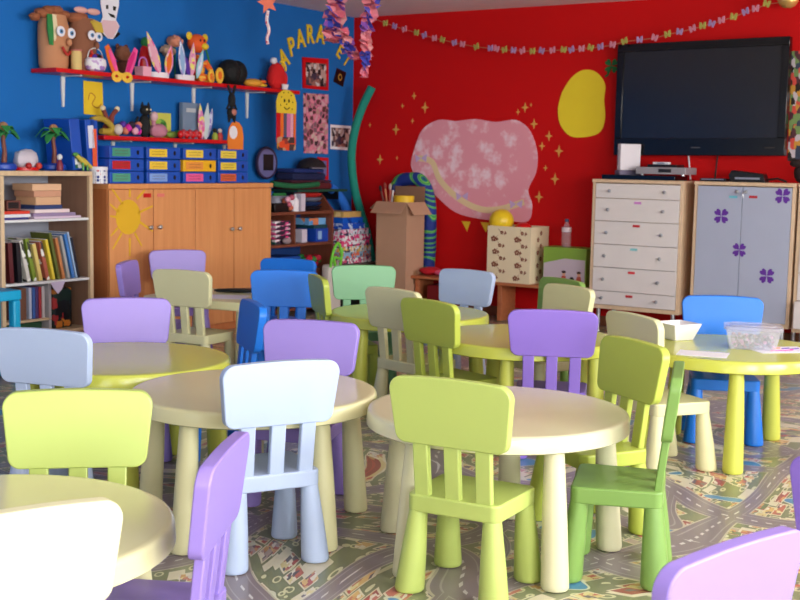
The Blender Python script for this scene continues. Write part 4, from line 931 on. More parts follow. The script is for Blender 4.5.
# board games on a low black cabinet
t = single(LW,'low_cabinet','low black cabinet under the stack of board games','cabinet',ou(-.49),.24,0); MB().box(-.27,.26,-.2,.2,.002,.385).build('body', BLACK, t, bevel=.004); MB().box(-.27,.27,-.21,.2,.386,.40).build('top_board', mat('cab_brown',(60,36,30)), t)
gz = .4005
gm = [((224,90,130),(240,236,236),'bright patterned'),((150,190,220),(230,120,90),'pale patterned'),((236,190,90),(230,236,240),'yellow and white patterned'),((226,60,120),(240,236,240),'white and magenta patterned'),((240,236,236),(230,60,130),'pink and white'),((240,150,180),(220,224,236),'rose coloured'),((30,80,190),(200,210,235),'dark blue'),((20,90,200),(16,60,150),'bright blue'),((206,166,96),(230,200,140),'tan')]
for i, (a, c, nm) in enumerate(gm):
    h = .05; w_ = (.44,.43,.42,.40,.41,.40,.32,.30,.26)[i]; x0 = (-.49,-.49,-.48,-.5,-.49,-.51,-.53,-.55,-.56)[i]
    ob = MB().box(-w_/2,w_/2,-.15,.15,0,h-.001).build('board_game', patch('game_%d' % i,[a,c,a,c,(60,60,90)] if i not in (6,7,8) else [a,a,a,c],(48,44,50,40,46,52,30,30,24)[i],.45), None, bevel=.003, loc=wloc(LW,ou(x0),.22,gz), rz=LW.th+.02*((i*7)%3-1)); gz += h
    tag(ob, nm+' box, '+('bottom','second from the bottom','third from the bottom','fourth from the bottom','middle','fourth from the top','third from the top','second from the top','top')[i]+' of the board game stack','board game','stack of board games')
t = thing('small_white_box','small white box beside the low black cabinet, just above the mint chair','box',wloc(LW,-.10,.42,.0),LW.th); MB().box(-.05,.05,-.06,.06,.002,.40).build('box', PAPER, t, bevel=.004)
# foam noodles standing in the corner: run in the plane in front of the left wall
def noodle(pts, out, r, m, name, label):
    P = [wl(LW,out,*p) for p in pts]; u0_, z0_ = P[-1][0], 0
    P3 = spline([Vector((a-u0_,0,max(c,.04))) for a,c in P],8)
    o = MB().tube(P3, r, 16).build(name, m, None, loc=wloc(LW,u0_,out,0), rz=LW.th); return tag(o,label,'foam noodle',None)
def px3(px, py, d):
    x, y, z = ray(px,py); s = d/y; return Vector((x*s, d, CH+z*s))
NP = spline([px3(*p) for p in ((372,87,10.74),(362,108,10.76),(354.5,132,10.76),(351.5,158,10.76),(354.5,188,10.76),(361,213,10.78),(367,233,10.79),(371,256,10.79),(372,280,10.79),(372,297,10.79))],8); NO = NP[-1].copy(); NO.z = 0
o = MB().tube([p-NO for p in NP],.037,16).build('foam_noodle', mat('teal_foam',(16,140,122),.8), None, loc=NO); tag(o,'long teal green foam noodle curving up in the corner of the two walls','foam noodle')
noodle([(329,187),(335,191.5),(341,199),(346,209),(349,219),(350,228)],.14,.042,mat('blue_foam',(34,112,215),.8),'foam_noodle','blue foam noodle curving down beside the folded cloths')
noodle([(272,183.5),(285,185.5),(300,186),(318,184)],.31,.022,mat('green_foam',(20,100,60),.8),'foam_noodle','thin dark green foam roll under the folded cloths').location.z += .0

# ------------------------------------------------------------------ along the far (red) wall
# tall cardboard box
KR = mat('cardboard', (190,148,120), .85, .2, var=.05, bump=.1, bscale=30); KI = mat('cardboard_inside',(130,88,66),.9)
ua, _ = wl(FW,.45,376,250); ub, _ = wl(FW,.45,406,250); zt = wl(FW,.45,378,202)[1]
bw_ = ub-ua; t = wthing(FW,'cardboard_box','tall open brown cardboard box standing by the corner, full of odds and ends','cardboard box',ua+bw_/2,.31,0)
x0, x1, y0, y1 = -bw_/2, bw_/2, -.14, .14
b = MB()
for a in ((x0,x1,y0,y0+.008),(x0,x1,y1-.008,y1),(x0,x0+.008,y0+.008,y1-.008),(x1-.008,x1,y0+.008,y1-.008)): b.box(a[0],a[1],a[2],a[3],.002,zt)
b.box(x0+.008,x1-.008,y0+.008,y1-.008,.002,.012); b.build('walls', KR, t)
def flap(b, p, q, d): b.add([p,q,tuple(Vector(q)+Vector(d)),tuple(Vector(p)+Vector(d)),tuple(Vector(p)+Vector((0,0,.006))),tuple(Vector(q)+Vector((0,0,.006))),tuple(Vector(q)+Vector(d)+Vector((0,0,.006))),tuple(Vector(p)+Vector(d)+Vector((0,0,.006)))],[(3,2,1,0),(4,5,6,7),(0,1,5,4),(1,2,6,5),(2,3,7,6),(3,0,4,7)])
for p, q, d in (((x0,y0,zt),(x1,y0,zt),(-.0,-.09,-.09)),((x1,y0,zt),(x1,y1,zt),(.07,0,-.10)),((x0,y1,zt),(x0,y0,zt),(-.07,0,-.06)),((x1,y1,zt),(x0,y1,zt),(0,.0,.13))):
    b = MB(); flap(b,p,q,d); b.build('flap', KR, t)
MB().box(x1+.0005,x1+.002,-.02,.05,.25,.36).build('tape', mat('packing_tape',(150,112,80),.3), t)
BX = ua+bw_/2
def inbox(name,label,cat,dx,dy,z,g=None): 
    return thing(name,label,cat,wloc(FW,BX+dx,.31-dy,z),FW.th,g)
t = inbox('tape_roll','wide yellow roll sitting in the top of the cardboard box','tape roll',.05,-.03,zt-.045); MB().lathe([(.085,0),(.088,.004),(.088,.1),(.085,.104),(.04,.104)],32).build('roll', mat('yellow_tape',(240,196,40),.5), t)
MB().box(-bw_/2+.012,bw_/2-.012,-.125,.125,0,zt-.06).build('packed_filling', KI, None, loc=wloc(FW,BX,.31,.013), rz=FW.th); tag(bpy.context.scene.objects['packed_filling'],'dark packed contents inside the tall cardboard box','contents')
for i, (dx, l_, an, c, c2) in enumerate(((-.115,.19,-.3,(120,60,50),(60,40,40)),(-.09,.21,-.16,(200,120,80),(150,60,50)),(-.068,.2,.02,(190,90,70),(200,180,170)),(-.05,.2,.1,(220,210,210),(40,50,100)))):
    t = inbox('paint_brush','paint brush number-less standing in the cardboard box','paint brush',dx,-.07,zt-.045,'paint brushes in the cardboard box'); t['label'] = ('dark red brush leaning furthest left in the cardboard box','tan brush second from the left in the cardboard box','reddish brush third from the left in the cardboard box','white and navy brush next to the yellow roll')[i]
    M = Matrix.Rotation(an,4,'Y'); MB().tube([(0,0,0),(0,0,l_-.05)],.009,10,M=M).build('handle', mat('br_%d' % c[0],c), t); MB().ball((0,0,l_-.025),(.014,.01,.03),0,12,M=M).build('bristles', mat('brb_%d' % c2[0],c2,.8), t)
# blue-green wavy plush snake draped behind the box
def serpent_mat():
    m = bpy.data.materials.new('serpent_waves'); m.use_nodes = True; nt = m.node_tree; b = nt.nodes['Principled BSDF']; b.inputs['Roughness'].default_value = .7
    tc = nt.nodes.new('ShaderNodeTexCoord'); w = nt.nodes.new('ShaderNodeTexWave'); w.bands_direction = 'Z'; w.inputs['Scale'].default_value = 2.0; w.inputs['Distortion'].default_value = 9; w.inputs['Detail'].default_value = 0; w.inputs['Detail Scale'].default_value = 1.6
    nt.links.new(tc.outputs['Object'], w.inputs['Vector']); r = nt.nodes.new('ShaderNodeValToRGB'); r.color_ramp.interpolation = 'CONSTANT'; e = r.color_ramp.elements
    P = [(0,(16,44,130)),(.22,(24,110,120)),(.34,(120,196,70)),(.5,(40,150,90)),(.66,(110,190,90)),(.78,(18,50,140))]
    while len(e) < len(P): e.new(.5)
    for i, (p, c) in enumerate(P): e[i].position = p; e[i].color = lin(c)
    nt.links.new(w.outputs['Fac'], r.inputs[0]); nt.links.new(r.outputs[0], b.inputs['Base Color']); return m
P = [wl(FW,.075,*p) for p in ((396,190),(401,181),(411,179),(420,180),(427,190),(430,205),(430.5,225),(430,250),(429,262),(429,271))]
um_ = P[-1][0]; P3 = spline([Vector((a-um_,.0,c)) for a,c in P],6)
o = MB().tube(P3, .058, 20).build('wavy_serpent', serpent_mat(), None, loc=wloc(FW,um_,.085,0), rz=FW.th); tag(o,'blue and green wavy patterned cloth snake arching behind the cardboard box','soft toy')
# low wooden bench with the red bins under it
ub0, ub1 = .87, 2.50; bl = ub1-ub0; BZ = .325; t = wthing(FW,'wooden_bench','low orange-brown wooden bench along the red wall carrying the flower box','bench',(ub0+ub1)/2,.2,0)
MB().box(-bl/2,bl/2,-.17,.17,BZ-.025,BZ).build('seat_board', pine, t, bevel=.003)
for u in (.93, wl(FW,.36,497,300)[0], 2.44): MB().box(u-(ub0+ub1)/2-.02,u-(ub0+ub1)/2+.02,-.12,.12,.002,BZ-.026).build('leg', pine, t, bevel=.003)
MB().box(.3,bl/2-.1,-.14,.14,.09,.105).build('lower_shelf', pine, t)
def sb(px, out, z, name, label, cat, g=None): return wthing(FW,name,label,cat,wl(FW,out,px,280)[0],out,z,g)
t = sb(431,.2,.002,'red_bin','dark red plastic bin under the left end of the wooden bench','bin'); MB().box(.04,.28,-.13,.13,0,.25).build('bin', mat('red_bin_plastic',(120,12,20),.5), t, bevel=.01)
t = sb(434,.22,BZ+.0005,'red_cloth','bundle of red and pink cloth on the left end of the wooden bench','cloth'); b = MB(); b.ball((-.03,0,.035),(.1,.08,.035),0,18,jit=.1,rnd=R); b.build('red_part', mat('red_cloth',(200,20,40),.85,bump=.4), t); b = MB(); b.ball((.09,-.02,.028),(.07,.06,.027),0,16,jit=.1,rnd=R); b.build('pink_part', mat('pink_cloth',(230,90,130),.85,bump=.4), t)
t = sb(474,.22,BZ+.0005,'white_cloth','small white cloth bundle just left of the flower printed box','cloth'); MB().ball((0,0,.028),(.1,.07,.027),0,18,jit=.1,rnd=R).build('cloth', mat('white_cloth',(210,195,200),.85,bump=.4), t)
# flower printed box
ua, _ = wl(FW,.36,487,260); ub, _ = wl(FW,.36,530,260); fw_ = ub-ua; fz = .455
t = wthing(FW,'flower_box','cream box printed with brown flowers, holding a yellow and a red ball','box',(ua+ub)/2,.2,BZ+.0005)
FB = mat('cream_box',(232,214,178),.6); b = MB()
b.box(-fw_/2,fw_/2,-.16,-.15,0,fz); b.box(-fw_/2,fw_/2,.15,.16,0,fz); b.box(-fw_/2,-fw_/2+.01,-.15,.15,0,fz); b.box(fw_/2-.01,fw_/2,-.15,.15,0,fz); b.box(-fw_/2+.01,fw_/2-.01,-.15,.15,0,.01); b.build('walls', FB, t)
FR = mat('flower_brown',(136,78,56),.7)
def flower(b, x, z, r, M=None, y=-.162):
    for k in range(5): a = 2*PI*k/5+.3; b.prism(ell(r*.42,r*.42,8,x+r*.62*cos(a),z+r*.62*sin(a)), y-.0, y+.0015, 0, M)
rr = random.Random(3)
for cx in (-.10,.10):
    b = MB()
    for k in range(8): 
        z = .04+.052*k; x = cx+(.028 if k%2 else -.03)+rr.uniform(-.01,.01); r_ = (.022,.014,.024,.016,.023,.017,.025,.016)[k]; flower(b,x,z,r_)
        b.prism([(x+.02,z-.02),(x+.045,z-.005),(x+.03,z+.015),(x+.024,z)],-.162,-.1605); b.tube([(x,-.161,z),(cx,-.161,z+.03)],.0016,4)
    b.build('flower_pattern', FR, t)
b = MB()
M = Matrix.Translation((fw_/2+.0005,0,0))@Matrix.Rotation(PI/2,4,'Z')
for k in range(8): flower(b,(.02 if k%2 else -.03),.04+.052*k,.02,M,-.0015)
b.build('flower_pattern', FR, t)
MB().box(-fw_/2+.02,fw_/2-.02,-.13,.13,0,.26).build('contents', mat('box_contents',(150,60,60),.8), None, loc=wloc(FW,(ua+ub)/2,.2,BZ+.012), rz=FW.th); tag(bpy.context.scene.objects['contents'],'soft contents filling the flower printed box','contents')
x = wl(FW,.2,501.5,222)[0]; ob = MB().ball((0,0,0),(.102,.10,.10),0,32).build('yellow_ball', mat('yellow_ball',(240,204,36),.35), None, loc=wloc(FW,x,.2,wl(FW,.2,499,221)[1])); tag(ob,'yellow ball on top of the flower printed box','ball')
x = wl(FW,.2,521,226)[0]; ob = MB().ball((0,0,0),(.085,.08,.08),0,28).build('red_ball', mat('red_ball',(210,20,24),.35), None, loc=wloc(FW,x+.02,.2,wl(FW,.2,521,232)[1])); tag(ob,'red ball peeping out of the flower printed box','ball')
# boxed toy with a bottle on top
ua, _ = wl(FW,.3,543,265); ub, _ = wl(FW,.3,586,265); tw_ = ub-ua; tz = wl(FW,.3,560,247.5)[1]-BZ
t = wthing(FW,'toy_box','green and lilac boxed toy with children pictured, right end of the wooden bench','toy box',(ua+ub)/2,.2,BZ+.0005)
MB().box(-tw_/2,tw_/2,-.1,.1,0,tz).build('box', mat('box_green',(130,165,60),.5), t, bevel=.003)
fc = MB().prism([(-tw_/2+.008,.01),(tw_/2-.008,.01),(tw_/2-.008,tz*.70),(0,tz*.72),(-tw_/2+.06,tz*.62),(-tw_/2+.008,tz*.58)],-.1025,-.1005).build('front_picture', mat('lilac_front',(196,180,190),.5), t)
for cx, s_, c in ((.0,1.1,(190,70,50)),(.13,1,(180,80,60))):
    b = MB(); b.prism([(cx-.03*s_,.012),(cx+.03*s_,.012),(cx+.016,.085),(cx-.016,.085)],-.104,-.1028); b.prism(ell(.015,.018,12,cx,.102),-.104,-.1028,1); b.prism(ell(.019,.011,12,cx,.116),-.1055,-.1042,2); b.build('child_picture',[mat('cp_%d' % c[1],c,.6),mat('skin_print',(215,160,130),.6),mat('hair_print',(60,40,36),.6)],fc)
MB().prism(ell(.022,.03,12,.07,.05),-.104,-.1028).build('dark_pot', BLACK, fc)
MB().prism(ell(.03,.022,12,-.13,.04),-.104,-.1028).build('leaf_print', GREEN, fc)
def clear(name, rgb, a):
    return mat(name, rgb, .12, .5, var=.01, alpha=a)
t = wthing(FW,'water_bottle','clear plastic water bottle standing on the boxed toy','bottle',wl(FW,.2,566,248)[0],.2,BZ+tz+.001)
MB().lathe([(.036,0),(.038,.01),(.038,.12),(.036,.14),(.016,.185),(.014,.20)],24).build('bottle', clear('clear_pet',(210,190,195),.28), t); MB().lathe([(.016,.2005),(.016,.222)],16).build('cap', mat('cap_dark',(60,70,110),.4), t); MB().lathe([(.0388,.12),(.0388,.155)],24).build('label', mat('label_pinkish',(225,205,210),.6), t)

# white chest of drawers
def knobm(t, x, y, z): 
    o = MB().lathe([(.006,0),(.006,.014),(.013,.018),(.013,.022),(.005,.026)],14,M=Matrix.Translation((x,y,z))@Matrix.Rotation(PI/2,4,'X')).build('knob', mat('chrome',(170,172,178),.4,metal=.6), t); return o
birch2 = wood('birch_light', (214,182,148), (226,196,162)); WD = mat('drawer_white',(226,218,214),.5)
def cabinet(name, label, u0, u1, zt, zb):
    W = u1-u0; t = wthing(FW,name,label,'cabinet',(u0+u1)/2,.21,0)
    for s_ in (-1,1): x = s_*(W/2-.012); MB().box(x-.012,x+.012,-.20,.2,zb,zt-.026).build('side_panel', birch2, t, bevel=.001)
    MB().box(-W/2-.003,W/2+.003,-.21,.2,zt-.025,zt).build('top_board', birch2, t, bevel=.002)
    MB().box(-W/2+.025,W/2-.025,-.15,.195,zb,zt-.03).build('body', birch2, t); MB().box(-W/2+.025,W/2-.025,-.195,-.151,zb,zb+.03).build('bottom_rail', birch2, t)
    for sx in (-1,1):
        for y in (-.15,.15): MB().lathe([(.016,.002),(.016,zb-.0005)],14,c=(sx*(W/2-.06),y,0)).build('leg', SILVER, t)
    return t, W
CU0 = wl(FW,.42,590.5,240)[0]; CU1 = wl(FW,.42,681,240)[0]
t, W = cabinet('chest_of_drawers','white-fronted chest of six drawers in a pale wooden frame, left under the television',CU0,CU1,1.180,.19)
ys = [184,197.8,220.6,243.8,266.9,290.5,311]; zs = [wl(FW,.42,600,y)[1] for y in ys]; zs[0] = 1.15; zs[-1] = .222
tags = [None,(206,130,200),(196,40,50),(130,200,205),(216,50,60),(190,36,44)]; tx = [0,636,635.5,634,632.5,631]
for i in range(6):
    a, c = zs[i+1]+.002, zs[i]-.002
    d = MB().box(-W/2+.027,W/2-.027,-.205,-.152,a,c).build('drawer', WD, t, bevel=.0015)
    for px in (608,663): knobm(d, wl(FW,.42,px-(i*.8),240)[0]-(CU0+CU1)/2, -.2055, (a+c)/2+(.0 if i == 0 else -.0))
    if tags[i]:
        x = wl(FW,.42,tx[i],240)[0]-(CU0+CU1)/2; MB().prism(rrect(.056,.018,.002,cx=x,cz=c-.028),-.2072,-.2055).build('tag', mat('tag_%d_%d' % (tags[i][0],tags[i][1]),tags[i]), d)
# grey two-door cabinet with purple clovers
GU0, GU1 = wl(FW,.42,692,240)[0], wl(FW,.42,793,240)[0]
t, W = cabinet('grey_door_cabinet','cabinet with two grey-blue doors and purple clover stickers under the television',GU0,GU1,1.182,.16); gm_ = (GU0+GU1)/2
GD = mat('grey_blue_door',(172,178,198),.5); ms = wl(FW,.42,740,240)[0]-gm_; doors = []
for a, c in ((-W/2+.027,ms-.002),(ms+.002,W/2-.027)): doors.append(MB().box(a,c,-.205,-.152,.192,1.15).build('door', GD, t, bevel=.0015))
CLV = mat('clover_purple',(96,40,150),.6)
def clover(px, py, par, size=.052, m=CLV, w=FW, out=.42, y=-.2065, um=None, zo=0, name='clover_sticker'):
    u, z = wl(w,out,px,py); x = u-(gm_ if um is None else um); b = MB()
    for k in range(4):
        a = PI/4+k*PI/2; h = [(0,0),(.42,.52),(.40,.86),(.20,1.0),(.0,.84),(-.20,1.0),(-.40,.86),(-.42,.52)]
        b.prism([(x+size*(p*cos(a-PI/2)-q*sin(a-PI/2)), z-zo+size*(p*sin(a-PI/2)+q*cos(a-PI/2))) for p,q in [(p_*1.05,q_*1.1+.05) for p_,q_ in h]], y-.0, y+.0014)
    return b.build(name, m, par)
clover(721,216,doors[0]); clover(739,250,doors[0],.048); clover(766.5,276,doors[1]); clover(782.5,196,doors[1])
for px, d, c in ((733,doors[0],(110,190,205)),(753,doors[1],(186,30,44))): u, z = wl(FW,.42,px,197); MB().prism(rrect(.06,.018,.002,cx=u-gm_,cz=z),-.2072,-.2055).build('tag', mat('tag_%d_%d' % (c[0],c[1]),c), d)
for dx, d in ((-.035,doors[0]),(.03,doors[1])): knobm(d, ms+dx, -.2055, 1.115)
MB().tube([(ms+.028,-.236,1.115),(ms+.01,-.238,1.10),(ms+.02,-.236,1.075)],.005,6).build('key', SILVER, doors[1])
# next white drawer unit, cut by the frame
VU0 = GU1+.02; t, W = cabinet('white_drawer_unit','white drawer unit at the right edge beside the grey-door cabinet',VU0,VU0+.75,1.182,.14)
for i in range(5): a = .175+i*.195; MB().box(-W/2+.027,W/2-.027,-.205-(.06 if i == 0 else 0),-.152,a,a+.19).build('drawer', WD, t, bevel=.0015)

# things on the cabinets
CT_ = 1.1805
t = wthing(FW,'flat_player','flat black disc player under the grey video recorder','player',wl(FW,.22,643,170)[0],.2,CT_); MB().box(-.29,.30,-.13,.13,0,.035).build('body', mat('black_gloss',(10,10,12),.15), t, bevel=.003)
CT2 = CT_+.0355
t = wthing(FW,'games_console','white upright games console on a grey stand, on the left chest','games console',wl(FW,.26,626,165)[0],.24,CT2); MB().box(-.035,.035,-.085,.10,0,.035).build('stand', mat('stand_grey',(110,100,125),.5), t, bevel=.004)
ob = MB().box(-.025,.025,-.075,.105,.0355,.235).build('case', mat('console_white',(226,220,226),.3), t, bevel=.006)
MB().box(-.02,-.006,-.0765,-.0752,.07,.19).build('disc_slot', mat('slot_grey',(150,150,160)), ob); t.rotation_euler.z = FW.th-.6
t = wthing(FW,'video_recorder','silver grey video recorder stacked on the black player','video recorder',wl(FW,.22,666,168)[0],.2,CT2); MB().box(-.2,.19,-.12,.12,.01,.062).build('case', mat('silver_case',(150,145,150),.35), t, bevel=.003); MB().box(-.02,.08,-.122,-.1202,.024,.05).build('display', BLACK, t)
for sx in (-1,1): MB().lathe([(.012,0),(.012,.0098)],12,c=(sx*.16,-.09,0)).build('foot', SILVER, t)
t = wthing(FW,'black_receiver','thin black box with silver front on the grey video recorder','receiver',wl(FW,.22,663,162)[0],.2,CT2+.0625); MB().box(-.10,.13,-.08,.08,0,.02).build('case', BLACK, t, bevel=.002)
t = wthing(FW,'remote_control','white remote control lying on top of the stacked recorders','remote control',wl(FW,.22,661,160)[0],.2,CT2+.083); MB().box(-.065,.065,-.02,.02,0,.018).build('case', PAPER, t, bevel=.004); MB().box(-.03,.03,-.0215,-.0202,.004,.014).build('buttons', SILVER, t)
GT = 1.1825
t = wthing(FW,'flat_player','thin black and silver player on the left of the grey-door cabinet','player',wl(FW,.22,719,178)[0],.22,GT); MB().box(-.12,.07,-.07,.07,0,.022).build('body', BLACK, t, bevel=.002); MB().box(-.11,.06,-.072,-.0702,.012,.018).build('trim', SILVER, t)
t = wthing(FW,'black_speaker','black flared device on the grey-door cabinet','device',wl(FW,.22,751,176)[0],.22,GT)
MB().prism([(-.14,0),(.12,0),(.10,.06),(-.13,.085),(-.15,.05)],-.05,.05).build('case', BLACK, t, bevel=.004); MB().box(-.1,.08,-.0525,-.0502,.02,.034).build('buttons', SILVER, t)
MB().tube([(.12,0,.02),(.2,-.02,.03),(.26,.0,.008)],.008,8).build('cable', BLACK, t)
t = wthing(FW,'dark_plush','dark object standing on the white drawer unit at the right edge','toy',wl(FW,.22,799,172)[0]+.03,.2,1.1825); MB().ball((0,0,.07),(.07,.06,.07),0,16,jit=.1,rnd=R).build('body', mat('dark_umber',(40,26,24),.8), t); MB().ball((-.04,-.02,.14),(.06,.04,.03),0,14).build('head', mat('dark_umber',(40,26,24),.8), t)
# television, tilted forward on its bracket
bl_, br_ = wl(FW,.14,613,155), wl(FW,.14,783,156); tl_, tr_ = wl(FW,.10,620,45), wl(FW,.10,793,36)
U0 = (bl_[0]+tl_[0])/2; U1 = (br_[0]+tr_[0])/2; zb_ = (bl_[1]+br_[1])/2; ztv = (tl_[1]+tr_[1])/2; TW = U1-U0; THt = math.hypot(ztv-zb_,.03); ta = -.02
t = wthing(FW,'television','large black flat television tilted forward on the red wall','television',(U0+U1)/2,.14,zb_)
tb = MB(); M = Matrix.Rotation(ta,4,'X')@Matrix.Rotation(-.008,4,'Y')
TM = mat('tv_frame',(10,10,13),.22); 
fr = MB(); T_ = .07; lw = .055; bt = .13; tp = .06
for x0,x1,z0,z1 in ((-TW/2,TW/2,0,bt),(-TW/2,TW/2,THt-tp,THt),(-TW/2,-TW/2+lw,bt,THt-tp),(TW/2-lw,TW/2,bt,THt-tp)): fr.box(x0,x1,0,T_,z0,z1,0,M)
fr.build('frame', TM, t, bevel=.004)
MB().box(-TW/2+lw,TW/2-lw,.012,.06,bt,THt-tp,0,M).build('screen', mat('tv_screen',(30,31,38),.18,.6), t)
MB().box(-.035,.035,-.0015,-.0002,bt*.42,bt*.42+.009,0,M).build('brand_strip', mat('tv_mark',(70,70,76),.4), t); MB().box(TW/2-.14,TW/2-.07,-.0015,-.0002,bt*.42,bt*.42+.006,0,M).build('badge', mat('tv_badge',(60,50,40),.4), t)
MB().box(-.25,.25,.085,.135,.3,.6).build('wall_bracket', BLACK, t)
for px, m_, nm, dx in ((689,PAPER,'white cable hanging from the television to the cabinets',.02),(718,BLACK,'black cable hanging below the television on the red wall',-.01)):
    u, z = wl(FW,.02,px,156); o = MB().tube(spline([(0,0,0),(dx*.5,0,-.07),(dx,0,z*0-.15),(dx*1.2,0,-(z-1.19))],5),.006,8).build('cable', m_, None, loc=wloc(FW,u,.03,z), rz=FW.th); tag(o,nm,'cable')
# photo strip at the right edge
o,u,z = sheet(FW,'photo_strip','tall strip of small photos at the right edge of the red wall','poster',[(792,51),(825,50),(818,161),(787.5,161)], patch('photo_strip',[(40,34,30),(206,150,60),(216,80,70),(120,150,90),(200,190,196),(90,50,60),(60,70,90)],20,.5,sc=(1.6,1,1)))
# plain pink wall hanging (generic stand-in) and plain yellow paper shape
def lace_mat():
    m = bpy.data.materials.new('pink_lace'); m.use_nodes = True; nt = m.node_tree; b = nt.nodes['Principled BSDF']; b.inputs['Roughness'].default_value = .8
    tc = nt.nodes.new('ShaderNodeTexCoord'); v = nt.nodes.new('ShaderNodeTexVoronoi'); v.inputs['Scale'].default_value = 7; n_ = nt.nodes.new('ShaderNodeTexNoise'); n_.inputs['Scale'].default_value = 26; n_.inputs['Detail'].default_value = 4
    nt.links.new(tc.outputs['Object'],v.inputs['Vector']); nt.links.new(tc.outputs['Object'],n_.inputs['Vector'])
    a = nt.nodes.new('ShaderNodeMath'); a.operation = 'MULTIPLY_ADD'; a.inputs[1].default_value = .9; nt.links.new(n_.outputs['Fac'],a.inputs[0]); nt.links.new(v.outputs['Distance'],a.inputs[2])
    r = nt.nodes.new('ShaderNodeValToRGB'); r.color_ramp.elements[0].position = .58; r.color_ramp.elements[0].color = lin((250,216,226)); r.color_ramp.elements[1].position = .95; r.color_ramp.elements[1].color = lin((236,158,172))
    nt.links.new(a.outputs[0],r.inputs[0]); nt.links.new(r.outputs[0],b.inputs['Base Color']); return m
PXS = [(414,150),(422,130),(438,120),(456,121),(475,119),(496,122),(516,120),(530,131),(537,152),(536,172),(528,190),(532,205),(528,221),(508,221),(480,219),(455,212),(436,196),(420,182),(411,166)]
SP = [tuple(p) for p in spline([Vector(p) for p in PXS+[PXS[0]]],4)][:-1]
o,u,z = sheet(FW,'pink_wall_hanging','large pink lace patterned wall hanging on the red wall','wall hanging',SP,lace_mat(),out=.004,th=.006)
b = MB(); W1 = [Vector(q) for q in local(FW,.012,u,z,[(418,158),(432,162),(440,180),(458,198),(480,209),(500,209),(524,202)])]; W1 = spline(W1,5)
L1, L2 = [], []
for i, p in enumerate(W1):
    d_ = (W1[min(i+1,len(W1)-1)]-W1[max(i-1,0)]).normalized(); nn = Vector((-d_.y,d_.x))*(.026); L1.append(tuple(p+nn)); L2.append(tuple(p-nn))
for i in range(len(L1)-1): b.prism([L1[i],L1[i+1],L2[i+1],L2[i]],-.0088,-.0066)
b.build('cream_ribbon', mat('cream_ribbon',(232,206,160),.7), o)
for q in ((421,158),(462,196),(516,204)):
    x_, z_ = local(FW,.012,u,z,[q])[0]; b = MB(); b.prism([(x_,z_),(x_+.06,z_+.035),(x_+.055,z_-.035)],-.0105,-.009); b.prism([(x_,z_),(x_-.06,z_+.03),(x_-.05,z_-.04)],-.0105,-.009); b.build('lilac_bow', mat('lilac_bow',(206,176,220),.7), o)
YP = [(562,92),(571,78),(583,70),(596,72),(605,84),(604,100),(605,118),(600,132),(586,137),(570,136),(560,124),(558,108)]
SP = [tuple(p) for p in spline([Vector(p) for p in YP+[YP[0]]],4)][:-1]
o,u,z = sheet(FW,'yellow_paper_shape','plain yellow rounded paper shape left of the television','wall decoration',SP,mat('golden_paper',(240,214,40),.7),out=.004,th=.006)
o = thing('green_clover','green paper clover at the upper left corner of the television','wall decoration',wloc(FW,wl(FW,.005,611.5,66)[0],.006,wl(FW,.005,611.5,66)[1]),FW.th)
clover(611.5,66,o,.055,mat('clover_green',(20,110,50),.7),FW,.005,-.002,um=wl(FW,.005,611.5,66)[0],zo=wl(FW,.005,611.5,66)[1],name='leaves'); MB().tube([(0,0,0),(-.03,0,-.07),(-.05,0,-.08)],.008,6).build('stem', mat('clover_green',(20,110,50),.7), o)
# gold stars painted on the wall, each a thin cut-out
GOLD = mat('gold_star_paper',(226,170,80),.6)
stars = sorted([(414,96,1),(402.5,106,.7),(425,107.5,1.5),(412.5,121,.7),(396,129.5,1.5),(380,159.5,1.4),(397,158,.6),(525,107.5,1.3),(531,105,.5),(534,124,1.3),(549,136,1.3),(542,146,1.1),(518,112,.8),(559,151,1.5),(545.5,168,.8),(555,179,1.5),(539,197,1.5),(466,225,1.8),(485,226,1.8),(370,125,.6)]); scount = {}
for i, (px, py, s_) in enumerate(stars):
    u, z = wl(FW,.004,px,py); r_ = .034*s_; P = []
    for k in range(8): a = PI/2+k*PI/4; q = r_ if k%2 == 0 else r_*.3; P.append((q*cos(a)*(.8 if k in (2,6) else 1), q*sin(a)))
    pen = py > 220
    if pen: P = [(-r_*.7,r_*.5),(r_*.7,r_*.5),(r_*.2,-r_*.9)]
    ob = MB().prism(P,-.002,0).build('gold_star' if not pen else 'yellow_pennant', GOLD if not pen else YEL, None, loc=wloc(FW,u,.003,z), rz=FW.th)
    side = 'left of the pink wall hanging' if px < 430 else 'right of the pink wall hanging'
    if pen: tag(ob,('left' if px < 475 else 'right')+' yellow paper triangle just under the pink wall hanging','decoration','yellow triangles')
    else:
        scount[side] = scount.get(side,0)+1
        tag(ob,('large' if s_ > 1.25 else 'medium' if s_ > .9 else 'tiny')+' gold star '+side+', '+['first','second','third','fourth','fifth','sixth','seventh','eighth','ninth','tenth','eleventh','twelfth'][scount[side]-1]+' from the left there','star','gold stars '+side)
# garland of little paper butterflies
gp = [(375,19),(386,23.5),(395,26.5),(405,29.5),(417,33),(425,35.5),(435,38.5),(443,40),(455,43),(463,44.5),(477,47),(491,48.5),(497,49),(505,50),(514,50.5),(523,51),(533,51.5),(542,51),(553,50.5),(564,50),(572,50),(582,49),(591,48),(601,47),(613,45),(625,41.5),(640,40),(655,38),(668,34.5),(680,32),(693,29),(703,26),(712,24),(722,20.5),(734,17),(746,12),(756,9),(767,4)]
G3 = [wl(FW,.17,*p) for p in gp]; g0 = wl(FW,.17,370,17); gl = wl(FW,.16,788,2)
ALL = [g0]+G3+[gl]; u0_ = ALL[0][0]
o = MB().tube([(a-u0_,0,c) for a,c in ALL],.0035,5).build('garland_string', mat('string_tan',(190,110,80),.8), None, loc=wloc(FW,u0_,.17,0), rz=FW.th); tag(o,'thin string sagging across the red wall that carries the paper butterflies','string')
